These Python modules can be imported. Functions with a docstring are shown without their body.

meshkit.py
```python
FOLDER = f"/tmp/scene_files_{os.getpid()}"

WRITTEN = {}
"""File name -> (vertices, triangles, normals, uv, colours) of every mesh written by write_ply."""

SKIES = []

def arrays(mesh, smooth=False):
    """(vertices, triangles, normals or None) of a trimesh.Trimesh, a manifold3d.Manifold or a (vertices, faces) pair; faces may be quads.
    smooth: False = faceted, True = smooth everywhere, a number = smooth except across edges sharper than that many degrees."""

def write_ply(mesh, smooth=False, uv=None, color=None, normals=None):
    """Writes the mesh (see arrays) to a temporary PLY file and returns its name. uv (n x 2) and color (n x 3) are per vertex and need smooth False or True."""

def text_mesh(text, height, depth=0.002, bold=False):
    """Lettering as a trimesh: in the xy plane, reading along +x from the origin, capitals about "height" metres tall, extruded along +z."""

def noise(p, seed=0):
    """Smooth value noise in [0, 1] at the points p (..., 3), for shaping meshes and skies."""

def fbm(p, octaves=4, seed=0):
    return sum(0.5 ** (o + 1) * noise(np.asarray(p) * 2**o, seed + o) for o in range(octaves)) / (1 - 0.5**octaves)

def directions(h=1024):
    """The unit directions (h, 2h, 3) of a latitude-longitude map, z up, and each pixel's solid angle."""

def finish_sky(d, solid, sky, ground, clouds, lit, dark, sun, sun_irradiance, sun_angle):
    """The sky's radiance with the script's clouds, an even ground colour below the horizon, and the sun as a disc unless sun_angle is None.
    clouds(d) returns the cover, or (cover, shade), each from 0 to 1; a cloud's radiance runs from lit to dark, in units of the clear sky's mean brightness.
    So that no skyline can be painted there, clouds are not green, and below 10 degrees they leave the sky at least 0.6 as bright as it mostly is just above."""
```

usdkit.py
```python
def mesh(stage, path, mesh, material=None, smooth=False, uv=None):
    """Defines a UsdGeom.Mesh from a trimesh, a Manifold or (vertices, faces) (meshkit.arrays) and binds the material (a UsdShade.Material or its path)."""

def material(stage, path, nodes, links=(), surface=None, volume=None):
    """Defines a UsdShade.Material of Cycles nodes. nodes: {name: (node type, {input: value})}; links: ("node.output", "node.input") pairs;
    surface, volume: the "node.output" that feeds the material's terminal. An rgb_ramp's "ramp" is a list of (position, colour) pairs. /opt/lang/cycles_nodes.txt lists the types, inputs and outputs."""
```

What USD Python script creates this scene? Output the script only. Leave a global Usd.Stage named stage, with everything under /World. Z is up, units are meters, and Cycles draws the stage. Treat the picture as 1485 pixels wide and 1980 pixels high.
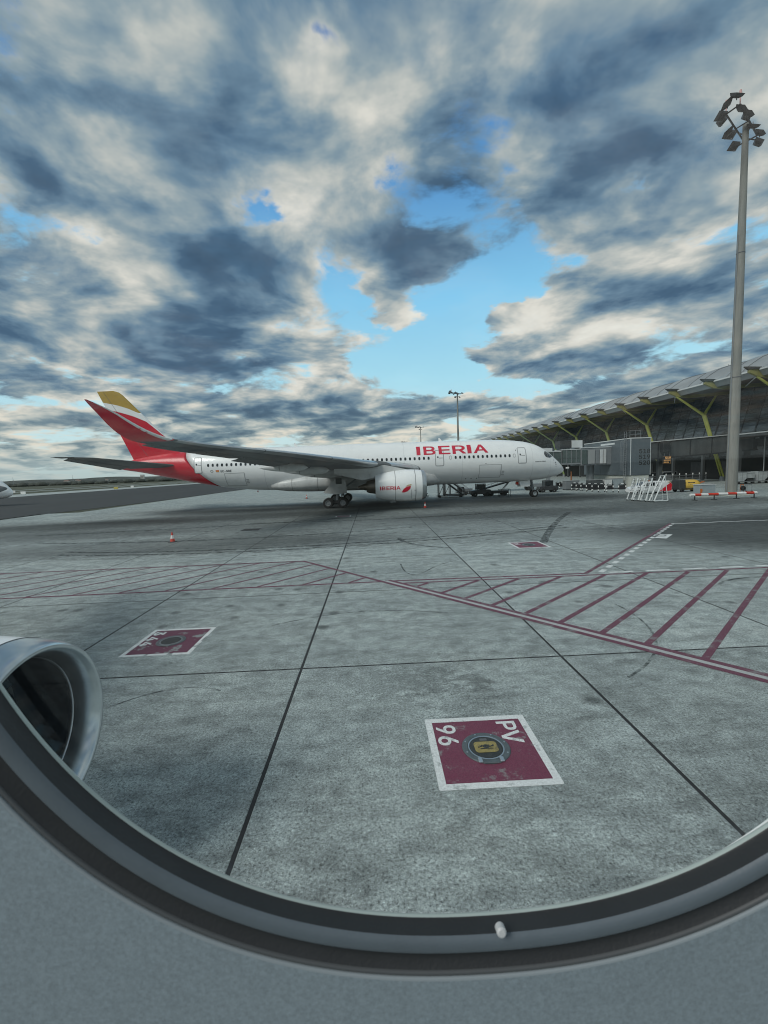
import math, random
import numpy as np, trimesh
import shapely.geometry as sg
from shapely import affinity
import meshkit, usdkit
from pxr import Usd, UsdGeom, UsdLux, UsdShade, Gf, Sdf

stage = Usd.Stage.CreateInMemory()
UsdGeom.SetStageUpAxis(stage, UsdGeom.Tokens.z)
UsdGeom.SetStageMetersPerUnit(stage, 1.0)
UsdGeom.Xform.Define(stage, '/World')
UsdGeom.Scope.Define(stage, '/World/Looks')
rng = np.random.default_rng(7)
random.seed(7)
PI = math.pi

# ------------------------------------------------------------------ camera
cam = UsdGeom.Camera.Define(stage, '/World/camera')
cam.AddTransformOp().Set(Gf.Matrix4d(0.998911, -0.027591, -0.037612, 0,
                                     0.040059, 0.094288, 0.994739, 0,
                                     -0.023899, -0.995163, 0.09529, 0,
                                     0, 0, 4.5, 1))
cam.CreateHorizontalApertureAttr(36.0)
cam.CreateVerticalApertureAttr(48.0)
cam.CreateFocalLengthAttr(36.0 * 820 / 1485)
cam.CreateClippingRangeAttr(Gf.Vec2f(0.01, 20000))
cam.CreateFStopAttr(38.0)
cam.CreateFocusDistanceAttr(30.0)
cam.CreateExposureAttr(0.40)

# ------------------------------------------------------------------ sun (soft, behind thin cloud) and sky
SUN_EL, SUN_AZ = math.radians(42), math.atan2(-0.80, -0.60)
sun_dir = np.array([math.sin(SUN_AZ) * math.cos(SUN_EL), math.cos(SUN_AZ) * math.cos(SUN_EL), math.sin(SUN_EL)])
sun = UsdLux.DistantLight.Define(stage, '/World/sun')
sun.CreateIntensityAttr(0.42)
sun.CreateAngleAttr(24.0)
sun.CreateColorAttr(Gf.Vec3f(1.0, 0.96, 0.91))
sun.CreateNormalizeAttr(True)
m_ = Gf.Matrix4d(); m_.SetLookAt(Gf.Vec3d(*map(float, sun_dir)), Gf.Vec3d(0, 0, 0), Gf.Vec3d(0, 0, 1))
sun.AddTransformOp().Set(m_.GetInverse())

SKY_STRENGTH = 0.1
def sky_material():
    n, l = {}, []
    cnt = [0]
    def nd(kind, **kw):
        cnt[0] += 1
        nm = f'{kind}_{cnt[0]}'
        links = {k: v for k, v in kw.items() if isinstance(v, str) and '.' in v}
        n[nm] = (kind, {k: v for k, v in kw.items() if k not in links})
        for k, v in links.items():
            l.append((v, f'{nm}.{k}'))
        return nm
    def M(op, a, b=0.0, c=0.0):
        return nd('math', math_type=op, value1=a, value2=b, value3=c) + '.value'
    def MR(v, a, b, c=0.0, d=1.0, t='smoothstep'):
        return nd('map_range', range_type=t, value=v, from_min=a, from_max=b, to_min=c, to_max=d, clamp=True) + '.result'
    def MIX(f, a, b, t='mix'):
        return nd('mix', mix_type=t, fac=f, color1=a, color2=b) + '.color'
    dirv = nd('texture_coordinate') + '.generated'
    sp = nd('separate_xyz', vector=dirv)
    x, y, z = sp + '.x', sp + '.y', sp + '.z'
    zc = M('maximum', z, 0.0)
    den = M('add', zc, 0.16)
    u, v = M('divide', x, den), M('divide', y, den)
    uv = nd('combine_xyz', x=u, y=v, z=0.0) + '.vector'
    # domain warp
    wn = nd('noise_texture', vector=uv, scale=1.2, detail=2.0, roughness=0.5)
    wv = nd('vector_math', math_type='subtract', vector1=wn + '.color', vector2=(0.5, 0.5, 0.5)) + '.vector'
    wv = nd('vector_math', math_type='scale', vector1=wv, scale=0.42) + '.vector'
    wn2 = nd('noise_texture', vector=uv, scale=5.5, detail=4.0, roughness=0.6)
    wv2 = nd('vector_math', math_type='subtract', vector1=wn2 + '.color', vector2=(0.5, 0.5, 0.5)) + '.vector'
    wv2 = nd('vector_math', math_type='scale', vector1=wv2, scale=0.24) + '.vector'
    q = nd('vector_math', math_type='add', vector1=uv, vector2=wv) + '.vector'
    q2 = nd('vector_math', math_type='add', vector1=uv, vector2=wv2) + '.vector'
    def blobs(lst):
        acc = None
        for (bu, bv, su, sv, amp) in lst:
            d = nd('vector_math', math_type='subtract', vector1=q2, vector2=(bu, bv, 0)) + '.vector'
            d = nd('vector_math', math_type='multiply', vector1=d, vector2=(1 / su, 1 / sv, 0)) + '.vector'
            r = nd('vector_math', math_type='length', vector1=d) + '.value'
            w = MR(r, 1.5, 0.0, 0.0, amp)
            acc = w if acc is None else M('add', acc, w)
        return acc
    cv = dict(scale=1.7, detail=8.0, roughness=0.57, lacunarity=2.1)
    n0 = nd('noise_texture', vector=q, **cv) + '.fac'
    qs = nd('vector_math', math_type='add', vector1=q, vector2=(-0.10, -0.09, 0.0)) + '.vector'
    ns = nd('noise_texture', vector=q, scale=1.35, detail=6.0, roughness=0.53, lacunarity=2.1) + '.fac'
    n1 = nd('noise_texture', vector=qs, scale=1.35, detail=4.5, roughness=0.55, lacunarity=2.1) + '.fac'
    shade = nd('noise_texture', vector=nd('vector_math', math_type='add', vector1=q, vector2=(3.7, 1.9, 0.0)) + '.vector', scale=2.0, detail=4.0, roughness=0.5) + '.fac'
    fine = wn2 + '.fac'
    cov = M('add', n0, blobs(COVER))
    cov = M('add', cov, M('multiply', M('subtract', fine, 0.5), 0.16))
    cov = M('add', cov, MR(z, 0.16, 0.03, 0.0, -0.05))
    mask = MR(cov, 0.35, 0.445)
    # lit side against shaded side of each billow, then larger banks
    br = M('multiply_add', M('subtract', ns, n1), 1.75, 0.545)
    br = M('add', br, M('multiply', M('subtract', shade, 0.5), 0.75))
    br = M('add', br, blobs(BRIGHT))
    br = M('add', br, M('multiply', M('subtract', fine, 0.5), 0.14))
    br = M('add', br, MR(cov, 0.36, 0.60, 0.10, -0.06))
    br = M('add', br, MR(z, 0.16, 0.03, 0.0, 0.07))
    k = 1 / SKY_STRENGTH
    def C(r, g, b):   # what the eye sees, sRGB 0..255, as radiance of the sky shader
        f = lambda c: (c / 12.92 if c <= 0.04045 else ((c + 0.055) / 1.055) ** 2.4)
        return tuple(f(t / 255) * k * SKY_GAIN for t in (r, g, b))
    cloud = nd('rgb_ramp', fac=br, ramp=[(0.0, C(56, 76, 98)), (0.30, C(76, 102, 128)), (0.43, C(108, 134, 156)), (0.54, C(144, 160, 170)), (0.66, C(188, 190, 188)), (0.78, C(224, 218, 210)), (1.0, C(242, 237, 229))]) + '.color'
    low = nd('rgb_ramp', fac=br, ramp=[(0.0, C(70, 88, 104)), (0.35, C(92, 112, 126)), (0.5, C(124, 142, 150)), (0.66, C(190, 194, 190)), (0.8, C(228, 218, 204)), (1.0, C(238, 230, 218))]) + '.color'
    cloud = MIX(MR(z, 0.22, 0.05), cloud, low)
    tex = nd('sky_texture', sky_type='single_scattering', sun_disc=False, sun_elevation=SUN_EL, sun_rotation=SUN_AZ, altitude=600.0, air_density=1.0, aerosol_density=0.6, ozone_density=1.5) + '.color'
    gap = nd('rgb_ramp', fac=zc, ramp=[(0.0, C(206, 222, 220)), (0.08, C(204, 228, 232)), (0.2, C(176, 226, 244)), (0.36, C(140, 206, 244)), (0.52, C(96, 158, 214)), (0.7, C(66, 116, 180)), (1.0, C(52, 96, 160))]) + '.color'
    gap = MIX(0.08, gap, tex)
    col = MIX(mask, gap, cloud)
    # horizon haze
    col = MIX(MR(z, 0.085, 0.0, 0.0, 0.8), col, C(176, 190, 192))
    col = MIX(MR(z, 0.0, -0.04), col, C(110, 122, 124))
    bg = nd('background_shader', color=col, strength=SKY_STRENGTH)
    return usdkit.material(stage, '/World/Looks/sky_look', n, l, surface=bg + '.background')

SKY_GAIN = 0.78          # the clouds are exposed together with the rest
# cloud cover (+) and gaps (-), bright (+) and dark (-) banks, on the cloud layer: (u, v, half sizes, amount)
COVER =  [(0.295, 2.065, 0.462, 0.74, -0.25), (-0.011, 1.717, 0.18, 0.212, -0.15), (0.596, 1.721, 0.201, 0.215, -0.15), (-0.043, 0.863, 0.043, 0.058, -0.16), (-0.801, 1.378, 0.085, 0.087, -0.14), (0.71, 1.185, 0.081, 0.066, -0.18), (0.738, 1.348, 0.092, 0.108, -0.14), (-0.331, 1.321, 0.073, 0.122, -0.12), (0.417, 2.745, 0.653, 0.466, -0.2), (-0.638, 2.26, 0.15, 0.097, -0.12), (1.137, 2.725, 0.384, 0.328, -0.18), (0.949, 2.342, 0.466, 0.372, 0.25), (-0.525, 1.175, 0.275, 0.379, 0.15), (0.614, 0.965, 0.216, 0.25, 0.18), (0.119, 1.535, 0.214, 0.169, 0.2), (-0.916, 1.931, 0.523, 0.458, 0.15), (-0.3, 3.342, 1.145, 0.549, 0.12), (1.35, 1.816, 0.283, 0.2, 0.15), (-0.158, 1.056, 0.187, 0.301, 0.14), (0.14, 1.919, 0.136, 0.159, 0.24), (0.657, 1.9, 0.179, 0.113, 0.24), (0.049, 1.72, 0.1, 0.105, 0.15)]
BRIGHT =  [(-0.085, 0.955, 0.106, 0.104, 0.24), (-0.342, 0.896, 0.086, 0.089, 0.18), (-0.565, 1.11, 0.105, 0.112, 0.2), (-0.718, 1.55, 0.164, 0.154, 0.22), (0.288, 0.946, 0.064, 0.103, 0.08), (0.42, 1.207, 0.111, 0.138, 0.14), (1.024, 2.04, 0.33, 0.228, 0.18), (0.663, 1.918, 0.203, 0.133, 0.2), (-0.252, 1.984, 0.137, 0.285, 0.14), (0.149, 1.877, 0.11, 0.101, 0.14), (-0.407, 2.296, 0.236, 0.157, 0.16), (-1.136, 2.356, 0.145, 0.13, 0.1), (1.415, 1.998, 0.335, 0.243, 0.1), (-1.952, 2.709, 0.471, 0.258, 0.1), (0.267, 1.458, 0.271, 0.286, -0.22), (0.213, 1.001, 0.079, 0.27, -0.16), (-0.605, 1.662, 0.217, 0.408, -0.14), (-1.02, 1.529, 0.182, 0.189, -0.22), (-0.287, 1.698, 0.154, 0.315, -0.14), (-0.801, 1.129, 0.079, 0.129, -0.14), (-0.672, 2.462, 0.409, 0.291, -0.12), (0.953, 1.699, 0.253, 0.174, -0.16), (1.174, 1.405, 0.155, 0.19, -0.14), (0.851, 2.382, 0.338, 0.172, -0.14), (-0.3, 3.342, 0.925, 0.407, -0.08), (-0.948, 2.138, 0.492, 0.328, -0.12), (1.561, 2.278, 0.28, 0.189, -0.14), (0.672, 1.073, 0.193, 0.163, -0.05)]

sky = UsdLux.DomeLight.Define(stage, '/World/sky')
sky.CreateIntensityAttr(1.0)
UsdShade.MaterialBindingAPI.Apply(sky.GetPrim()).Bind(sky_material())
sky.GetPrim().SetCustomDataByKey('label', 'broken grey and white evening clouds with gaps of blue sky')
sky.GetPrim().SetCustomDataByKey('category', 'sky')
sky.GetPrim().SetCustomDataByKey('kind', 'structure')

# ------------------------------------------------------------------ naming, labels, hierarchy
_used = {}
def numbered(parent, name):
    k = (str(parent), name); i = _used.get(k, -1) + 1; _used[k] = i
    return f'{parent}/{name}' + (f'_{i:03d}' if i else '')
def tag(prim, label=None, cat=None, group=None, kind=None):
    for key, val in (('label', label), ('category', cat), ('group', group), ('kind', kind)):
        if val: prim.SetCustomDataByKey(key, val)
    return prim
def thing(name, label, cat, loc=(0, 0, 0), rz=0.0, group=None, kind=None):
    x = UsdGeom.Xform.Define(stage, numbered('/World', name))
    x.AddTranslateOp().Set(Gf.Vec3d(*map(float, loc)))
    if rz: x.AddRotateZOp().Set(float(rz))
    return tag(x.GetPrim(), label, cat, group, kind)
def part(parent, name, mesh, mat, smooth=False, label=None, kind=None):
    base = parent.GetPath() if parent is not None else '/World'
    m = usdkit.mesh(stage, numbered(base, name), mesh, mat, smooth)
    return tag(m.GetPrim(), label, None, None, kind)
def single(name, mesh, mat, label, cat, group=None, kind=None, smooth=False):
    m = usdkit.mesh(stage, numbered('/World', name), mesh, mat, smooth)
    return tag(m.GetPrim(), label, cat, group, kind)
def copy_of(src, name, label, cat, loc, rz=0.0, group=None):
    x = UsdGeom.Xform.Define(stage, numbered('/World', name))
    x.AddTranslateOp().Set(Gf.Vec3d(*map(float, loc)))
    x.AddRotateZOp().Set(float(rz))
    x.GetPrim().GetReferences().AddInternalReference(src.GetPath())
    x.GetPrim().SetInstanceable(True)
    return tag(x.GetPrim(), label, cat, group)

# ------------------------------------------------------------------ mesh helpers
def J(*ms):
    out = []
    for m in ms: out += list(m) if isinstance(m, (list, tuple)) else [m]
    return trimesh.util.concatenate(out)
def box(x0, x1, y0, y1, z0, z1):
    m = trimesh.creation.box((abs(x1 - x0), abs(y1 - y0), abs(z1 - z0)))
    m.apply_translation(((x0 + x1) / 2, (y0 + y1) / 2, (z0 + z1) / 2)); return m
def cbox(x0, x1, y0, y1, z0, z1, b=0.02):
    c = np.array([(x0 + x1) / 2, (y0 + y1) / 2, (z0 + z1) / 2]); h = np.abs(np.array([x1 - x0, y1 - y0, z1 - z0])) / 2
    b = min(b, h.min() * 0.8); p = []
    for s in np.ndindex(2, 2, 2):
        s = np.array(s) * 2 - 1
        for k in range(3):
            q = h - b; q[k] = h[k]; p.append(c + s * q)
    return trimesh.convex.convex_hull(np.array(p))
def cyl(p, q, r0, r1=None, n=12, cap=True):
    p, q = np.asarray(p, float), np.asarray(q, float); r1 = r0 if r1 is None else r1
    d = q - p; L = np.linalg.norm(d); d = d / L
    a = np.cross(d, [0, 0, 1.0] if abs(d[2]) < .9 else [1.0, 0, 0]); a /= np.linalg.norm(a); b = np.cross(d, a)
    t = np.arange(n) * 2 * PI / n; ring = np.cos(t)[:, None] * a + np.sin(t)[:, None] * b
    v = np.vstack([p + ring * r0, q + ring * r1, [p], [q]]); f = []
    for i in range(n):
        j = (i + 1) % n
        f += [[i, j, n + j], [i, n + j, n + i]]
        if cap: f += [[j, i, 2 * n], [n + i, n + j, 2 * n + 1]]
    m = trimesh.Trimesh(v, f, process=False)
    if m.volume < 0: m.invert()
    return m
def bar(p, q, w, h=None):
    """A square-section bar from p to q."""
    return cyl(p, q, w * 0.7071 if h is None else (w + h) * 0.3535, n=4)
def tube(pts, r, n=8):
    return J([cyl(pts[i], pts[i + 1], r, n=n) for i in range(len(pts) - 1)])
def lathe(profile, axis='z', n=48, at=(0, 0, 0), close=False):
    """profile: (radius, height) pairs turned about an axis."""
    pr = np.array(profile, float); k = len(pr); t = np.arange(n) * 2 * PI / n
    c, s = np.cos(t), np.sin(t)
    X = np.stack([pr[:, 0][:, None] * c, pr[:, 0][:, None] * s, np.repeat(pr[:, 1][:, None], n, 1)], -1)
    if axis == 'x': X = X[..., [2, 0, 1]]
    if axis == 'y': X = X[..., [1, 2, 0]]
    v = X.reshape(-1, 3) + np.array(at); f = []
    for i in range(k if close else k - 1):
        i2 = (i + 1) % k
        for j in range(n):
            a, b, c2, d = i * n + j, i * n + (j + 1) % n, i2 * n + (j + 1) % n, i2 * n + j
            f += [[a, b, c2], [a, c2, d]]
    m = trimesh.Trimesh(v, f, process=False)
    return m
def loft(rings, cap=True, closed=True):
    """rings: k x n x 3, joined ring to ring."""
    R = np.asarray(rings, float); k, n = R.shape[:2]; v = R.reshape(-1, 3); f = []
    for i in range(k - 1):
        for j in range(n if closed else n - 1):
            a, b, c, d = i * n + j, i * n + (j + 1) % n, (i + 1) * n + (j + 1) % n, (i + 1) * n + j
            f += [[a, b, c], [a, c, d]]
    if cap:
        v = np.vstack([v, R[0].mean(0), R[-1].mean(0)])
        for j in range(n):
            f += [[(j + 1) % n, j, k * n], [(k - 1) * n + j, (k - 1) * n + (j + 1) % n, k * n + 1]]
    m = trimesh.Trimesh(v, f, process=False)
    if cap and m.volume < 0: m.invert()
    return m
def extr(poly, h, plane='xy', at=0.0):
    """A shapely polygon (or outline) extruded by h from the level at of its plane's third axis."""
    if not hasattr(poly, 'geom_type'): poly = sg.Polygon(poly)
    if not poly.is_valid: poly = poly.buffer(0)
    geoms = getattr(poly, 'geoms', [poly])
    m = J([trimesh.creation.extrude_polygon(g, h, engine='earcut') for g in geoms])
    m.apply_translation((0, 0, at))
    if plane == 'xz': m.vertices = m.vertices[:, [0, 2, 1]]; m.invert()
    if plane == 'yz': m.vertices = m.vertices[:, [2, 0, 1]]
    return m
def quad_strip(poly, z, h=0.003):
    return extr(poly, h, at=z)
def line_poly(a, b, w):
    return sg.LineString([a, b]).buffer(w / 2, cap_style=2)
def interp(xs, ys):
    from scipy.interpolate import PchipInterpolator
    return PchipInterpolator(xs, ys)

# ------------------------------------------------------------------ materials
LOOK = {}
def look(name, color, rough=0.5, metal=0.0, vary=0.0, vscale=1.2, bump=0.0, bscale=30.0, coat=0.0, dirt=None, dscale=0.6, damt=0.0, spec=0.5, rand=0.0, aniso=(1, 1, 1)):
    """Paint, metal, rubber, concrete: a base colour with soft variation, patchy dirt and fine relief."""
    if name in LOOK: return LOOK[name]
    n = {'tc': ('texture_coordinate', {}), 'mp': ('mapping', {'scale': aniso}), 'p': ('principled_bsdf', {'base_color': color, 'roughness': rough, 'metallic': metal, 'coat_weight': coat, 'specular_ior_level': spec})}
    l = [('tc.object', 'mp.vector')]
    cur = None
    if vary:
        n['v'] = ('noise_texture', {'scale': vscale, 'detail': 5.0, 'roughness': 0.6}); l.append(('mp.vector', 'v.vector'))
        n['vr'] = ('map_range', {'from_min': 0.3, 'from_max': 0.7, 'to_min': 1 - vary, 'to_max': 1 + vary * 0.6}); l.append(('v.fac', 'vr.value'))
        n['vc'] = ('combine_color', {}); l += [('vr.result', 'vc.r'), ('vr.result', 'vc.g'), ('vr.result', 'vc.b')]
        n['vm'] = ('mix', {'mix_type': 'multiply', 'fac': 1.0, 'color1': color}); l.append(('vc.color', 'vm.color2')); cur = 'vm.color'
    if damt:
        n['d'] = ('noise_texture', {'scale': dscale, 'detail': 6.0, 'roughness': 0.65}); l.append(('mp.vector', 'd.vector'))
        n['dr'] = ('map_range', {'range_type': 'smoothstep', 'from_min': 0.48, 'from_max': 0.72, 'to_min': 0.0, 'to_max': damt, 'clamp': True}); l.append(('d.fac', 'dr.value'))
        n['dm'] = ('mix', {'color1': color, 'color2': dirt or tuple(c * 0.35 for c in color)}); l.append(('dr.result', 'dm.fac'))
        if cur: l.append((cur, 'dm.color1'))
        cur = 'dm.color'
    if rand:
        n['oi'] = ('object_info', {}); n['rr'] = ('map_range', {'to_min': 1 - rand, 'to_max': 1 + rand}); l.append(('oi.random', 'rr.value'))
        n['rc'] = ('combine_color', {}); l += [('rr.result', 'rc.r'), ('rr.result', 'rc.g'), ('rr.result', 'rc.b')]
        n['rm'] = ('mix', {'mix_type': 'multiply', 'fac': 1.0, 'color1': color}); l.append(('rc.color', 'rm.color2'))
        if cur: l.append((cur, 'rm.color1'))
        cur = 'rm.color'
    if cur: l.append((cur, 'p.base_color'))
    if bump:
        n['b'] = ('noise_texture', {'scale': bscale, 'detail': 3.0}); l.append(('mp.vector', 'b.vector'))
        n['bm'] = ('bump', {'strength': 0.6, 'distance': bump}); l += [('b.fac', 'bm.height'), ('bm.normal', 'p.normal')]
    LOOK[name] = usdkit.material(stage, f'/World/Looks/{name}', n, l, surface='p.BSDF')
    return LOOK[name]
def glow(name, color, strength):
    if name not in LOOK:
        LOOK[name] = usdkit.material(stage, f'/World/Looks/{name}', {'e': ('emission', {'color': color, 'strength': strength})}, [], surface='e.emission')
    return LOOK[name]

white_paint = look('white_paint', (0.80, 0.81, 0.80), 0.32, vary=0.06, vscale=0.5, damt=0.16, dscale=0.5, dirt=(0.35, 0.36, 0.35), coat=0.3)
red_paint = look('red_paint', (0.52, 0.008, 0.024), 0.32, vary=0.08, coat=0.1, spec=0.35)
gold_paint = look('gold_paint', (0.42, 0.27, 0.035), 0.3, vary=0.08, coat=0.3)
wing_grey = look('wing_grey', (0.12, 0.128, 0.13), 0.7, spec=0.15, vary=0.12, vscale=0.7, damt=0.3, dscale=0.8, dirt=(0.07, 0.07, 0.07))
wing_white = look('wing_white', (0.52, 0.53, 0.52), 0.4, vary=0.15, vscale=0.8, damt=0.35, dscale=1.2, dirt=(0.2, 0.2, 0.19))
bare_metal = look('bare_metal', (0.55, 0.57, 0.58), 0.28, metal=0.9, vary=0.08)
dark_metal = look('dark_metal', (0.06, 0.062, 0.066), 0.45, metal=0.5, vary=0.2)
burnt_metal = look('burnt_metal', (0.16, 0.135, 0.11), 0.4, metal=0.8, vary=0.3)
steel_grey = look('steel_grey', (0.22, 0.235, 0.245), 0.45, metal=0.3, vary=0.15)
tyre_rubber = look('tyre_rubber', (0.016, 0.017, 0.018), 0.75, vary=0.3)
window_dark = look('window_dark', (0.012, 0.017, 0.02), 0.12)
seam_grey = look('seam_grey', (0.26, 0.27, 0.27), 0.5)
seam_dark = look('seam_dark', (0.09, 0.095, 0.10), 0.6)
letter_red = look('letter_red', (0.52, 0.012, 0.04), 0.35)
letter_black = look('letter_black', (0.02, 0.022, 0.026), 0.5)
yellow_paint = look('yellow_paint', (0.62, 0.40, 0.07), 0.4, vary=0.15, damt=0.25)
orange_paint = look('orange_paint', (0.50, 0.13, 0.02), 0.5, vary=0.2)
cone_red = look('cone_red', (0.55, 0.04, 0.02), 0.5, vary=0.1)
white_plain = look('white_plain', (0.72, 0.72, 0.70), 0.45, vary=0.12, vscale=3.0)
black_plain = look('black_plain', (0.02, 0.021, 0.023), 0.5, vary=0.2)
asphalt = look('asphalt', (0.03, 0.033, 0.034), 0.85, vary=0.25, vscale=0.12, damt=0.3, dscale=0.05, dirt=(0.06, 0.066, 0.066), aniso=(0.5, 0.12, 1))

# ------------------------------------------------------------------ ground
def concrete_look(name, joints=False):
    n, l = {}, []
    def nd(nm, kind, links=None, **kw):
        n[nm] = (kind, kw)
        for k, v in (links or {}).items(): l.append((v, f'{nm}.{k}'))
    nd('g', 'geometry')
    nd('m1', 'mapping', {'vector': 'g.position'}, scale=(0.16, 0.30, 1.0))
    nd('big', 'noise_texture', {'vector': 'm1.vector'}, scale=1.0, detail=6.0, roughness=0.62)
    nd('m2', 'mapping', {'vector': 'g.position'}, scale=(0.75, 1.9, 1.0))
    nd('streak', 'noise_texture', {'vector': 'm2.vector'}, scale=1.0, detail=8.0, roughness=0.74, distortion=0.5)
    nd('mid', 'noise_texture', {'vector': 'g.position'}, scale=2.6, detail=9.0, roughness=0.8)
    nd('fin', 'noise_texture', {'vector': 'g.position'}, scale=24.0, detail=6.0, roughness=0.92)
    nd('grit', 'voronoi_texture', {'vector': 'g.position'}, scale=42.0)
    nd('spot', 'voronoi_texture', {'vector': 'g.position'}, scale=0.62)
    nd('oi', 'object_info')
    # base tone
    nd('r1', 'rgb_ramp', {'fac': 'big.fac'}, ramp=[(0.25, (0.275, 0.312, 0.308)), (0.45, (0.325, 0.366, 0.358)), (0.6, (0.36, 0.403, 0.39)), (0.8, (0.42, 0.452, 0.43))])
    nd('r2', 'map_range', {'value': 'streak.fac'}, from_min=0.32, from_max=0.58, to_min=0.58, to_max=1.08, clamp=True)
    nd('r3', 'map_range', {'value': 'mid.fac'}, from_min=0.28, from_max=0.72, to_min=0.50, to_max=1.45, clamp=True)
    nd('r4', 'map_range', {'value': 'fin.fac'}, from_min=0.36, from_max=0.64, to_min=0.35, to_max=1.65, clamp=True)
    nd('r5', 'map_range', {'value': 'oi.random'}, to_min=0.90, to_max=1.08)
    nd('a1', 'math', {'value1': 'r2.result', 'value2': 'r3.result'}, math_type='multiply')
    nd('a2', 'math', {'value1': 'a1.value', 'value2': 'r4.result'}, math_type='multiply')
    nd('a3', 'math', {'value1': 'a2.value', 'value2': 'r5.result'}, math_type='multiply')
    # small dark drips and rubber spots
    nd('sp', 'map_range', {'value': 'spot.distance'}, range_type='smoothstep', from_min=0.05, from_max=0.16, to_min=0.45, to_max=1.0, clamp=True)
    nd('a4', 'math', {'value1': 'a3.value', 'value2': 'sp.result'}, math_type='multiply')
    # pale grit grains
    nd('gr', 'map_range', {'value': 'grit.distance'}, range_type='smoothstep', from_min=0.10, from_max=0.30, to_min=1.45, to_max=1.0, clamp=True)
    nd('a5', 'math', {'value1': 'a4.value', 'value2': 'gr.result'}, math_type='multiply')
    # open pores and dark aggregate, pale flecks
    nd('pore', 'noise_texture', {'vector': 'g.position'}, scale=30.0, detail=2.0, roughness=0.6)
    nd('pr', 'map_range', {'value': 'pore.fac'}, range_type='smoothstep', from_min=0.33, from_max=0.44, to_min=0.42, to_max=1.0, clamp=True)
    nd('pf', 'map_range', {'value': 'pore.fac'}, range_type='smoothstep', from_min=0.60, from_max=0.70, to_min=1.0, to_max=1.5, clamp=True)
    nd('a6', 'math', {'value1': 'a5.value', 'value2': 'pr.result'}, math_type='multiply')
    nd('a7', 'math', {'value1': 'a6.value', 'value2': 'pf.result'}, math_type='multiply')
    # oil and tyre stains, plus shade painted into the slabs under the airliner: (x, y, half sizes, strength)
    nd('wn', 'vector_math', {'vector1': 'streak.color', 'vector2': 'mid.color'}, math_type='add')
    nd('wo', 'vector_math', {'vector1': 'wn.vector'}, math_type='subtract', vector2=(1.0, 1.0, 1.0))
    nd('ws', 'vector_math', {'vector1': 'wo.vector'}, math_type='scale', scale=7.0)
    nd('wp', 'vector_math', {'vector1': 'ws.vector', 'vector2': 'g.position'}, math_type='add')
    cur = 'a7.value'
    for i, (sx, sy, hx, hy, amt) in enumerate(STAINS_AND_SHADE):
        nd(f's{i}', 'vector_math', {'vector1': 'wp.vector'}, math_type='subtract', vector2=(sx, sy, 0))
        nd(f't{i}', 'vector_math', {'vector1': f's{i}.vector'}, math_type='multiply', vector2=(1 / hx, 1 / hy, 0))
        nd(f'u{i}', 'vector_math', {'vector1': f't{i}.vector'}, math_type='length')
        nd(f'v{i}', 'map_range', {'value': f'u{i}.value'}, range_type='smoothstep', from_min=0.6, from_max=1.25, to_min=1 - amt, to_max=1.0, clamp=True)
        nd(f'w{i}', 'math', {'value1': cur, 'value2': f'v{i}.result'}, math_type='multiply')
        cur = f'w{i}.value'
    nd('cc', 'combine_color', {'r': cur, 'g': cur, 'b': cur})
    nd('col', 'mix', {'color1': 'r1.color', 'color2': 'cc.color'}, mix_type='multiply', fac=1.0)
    nd('bm', 'math', {'value1': 'fin.fac', 'value2': 'mid.fac'}, math_type='add')
    nd('b', 'bump', {'height': 'bm.value'}, strength=0.9, distance=0.02)
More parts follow.
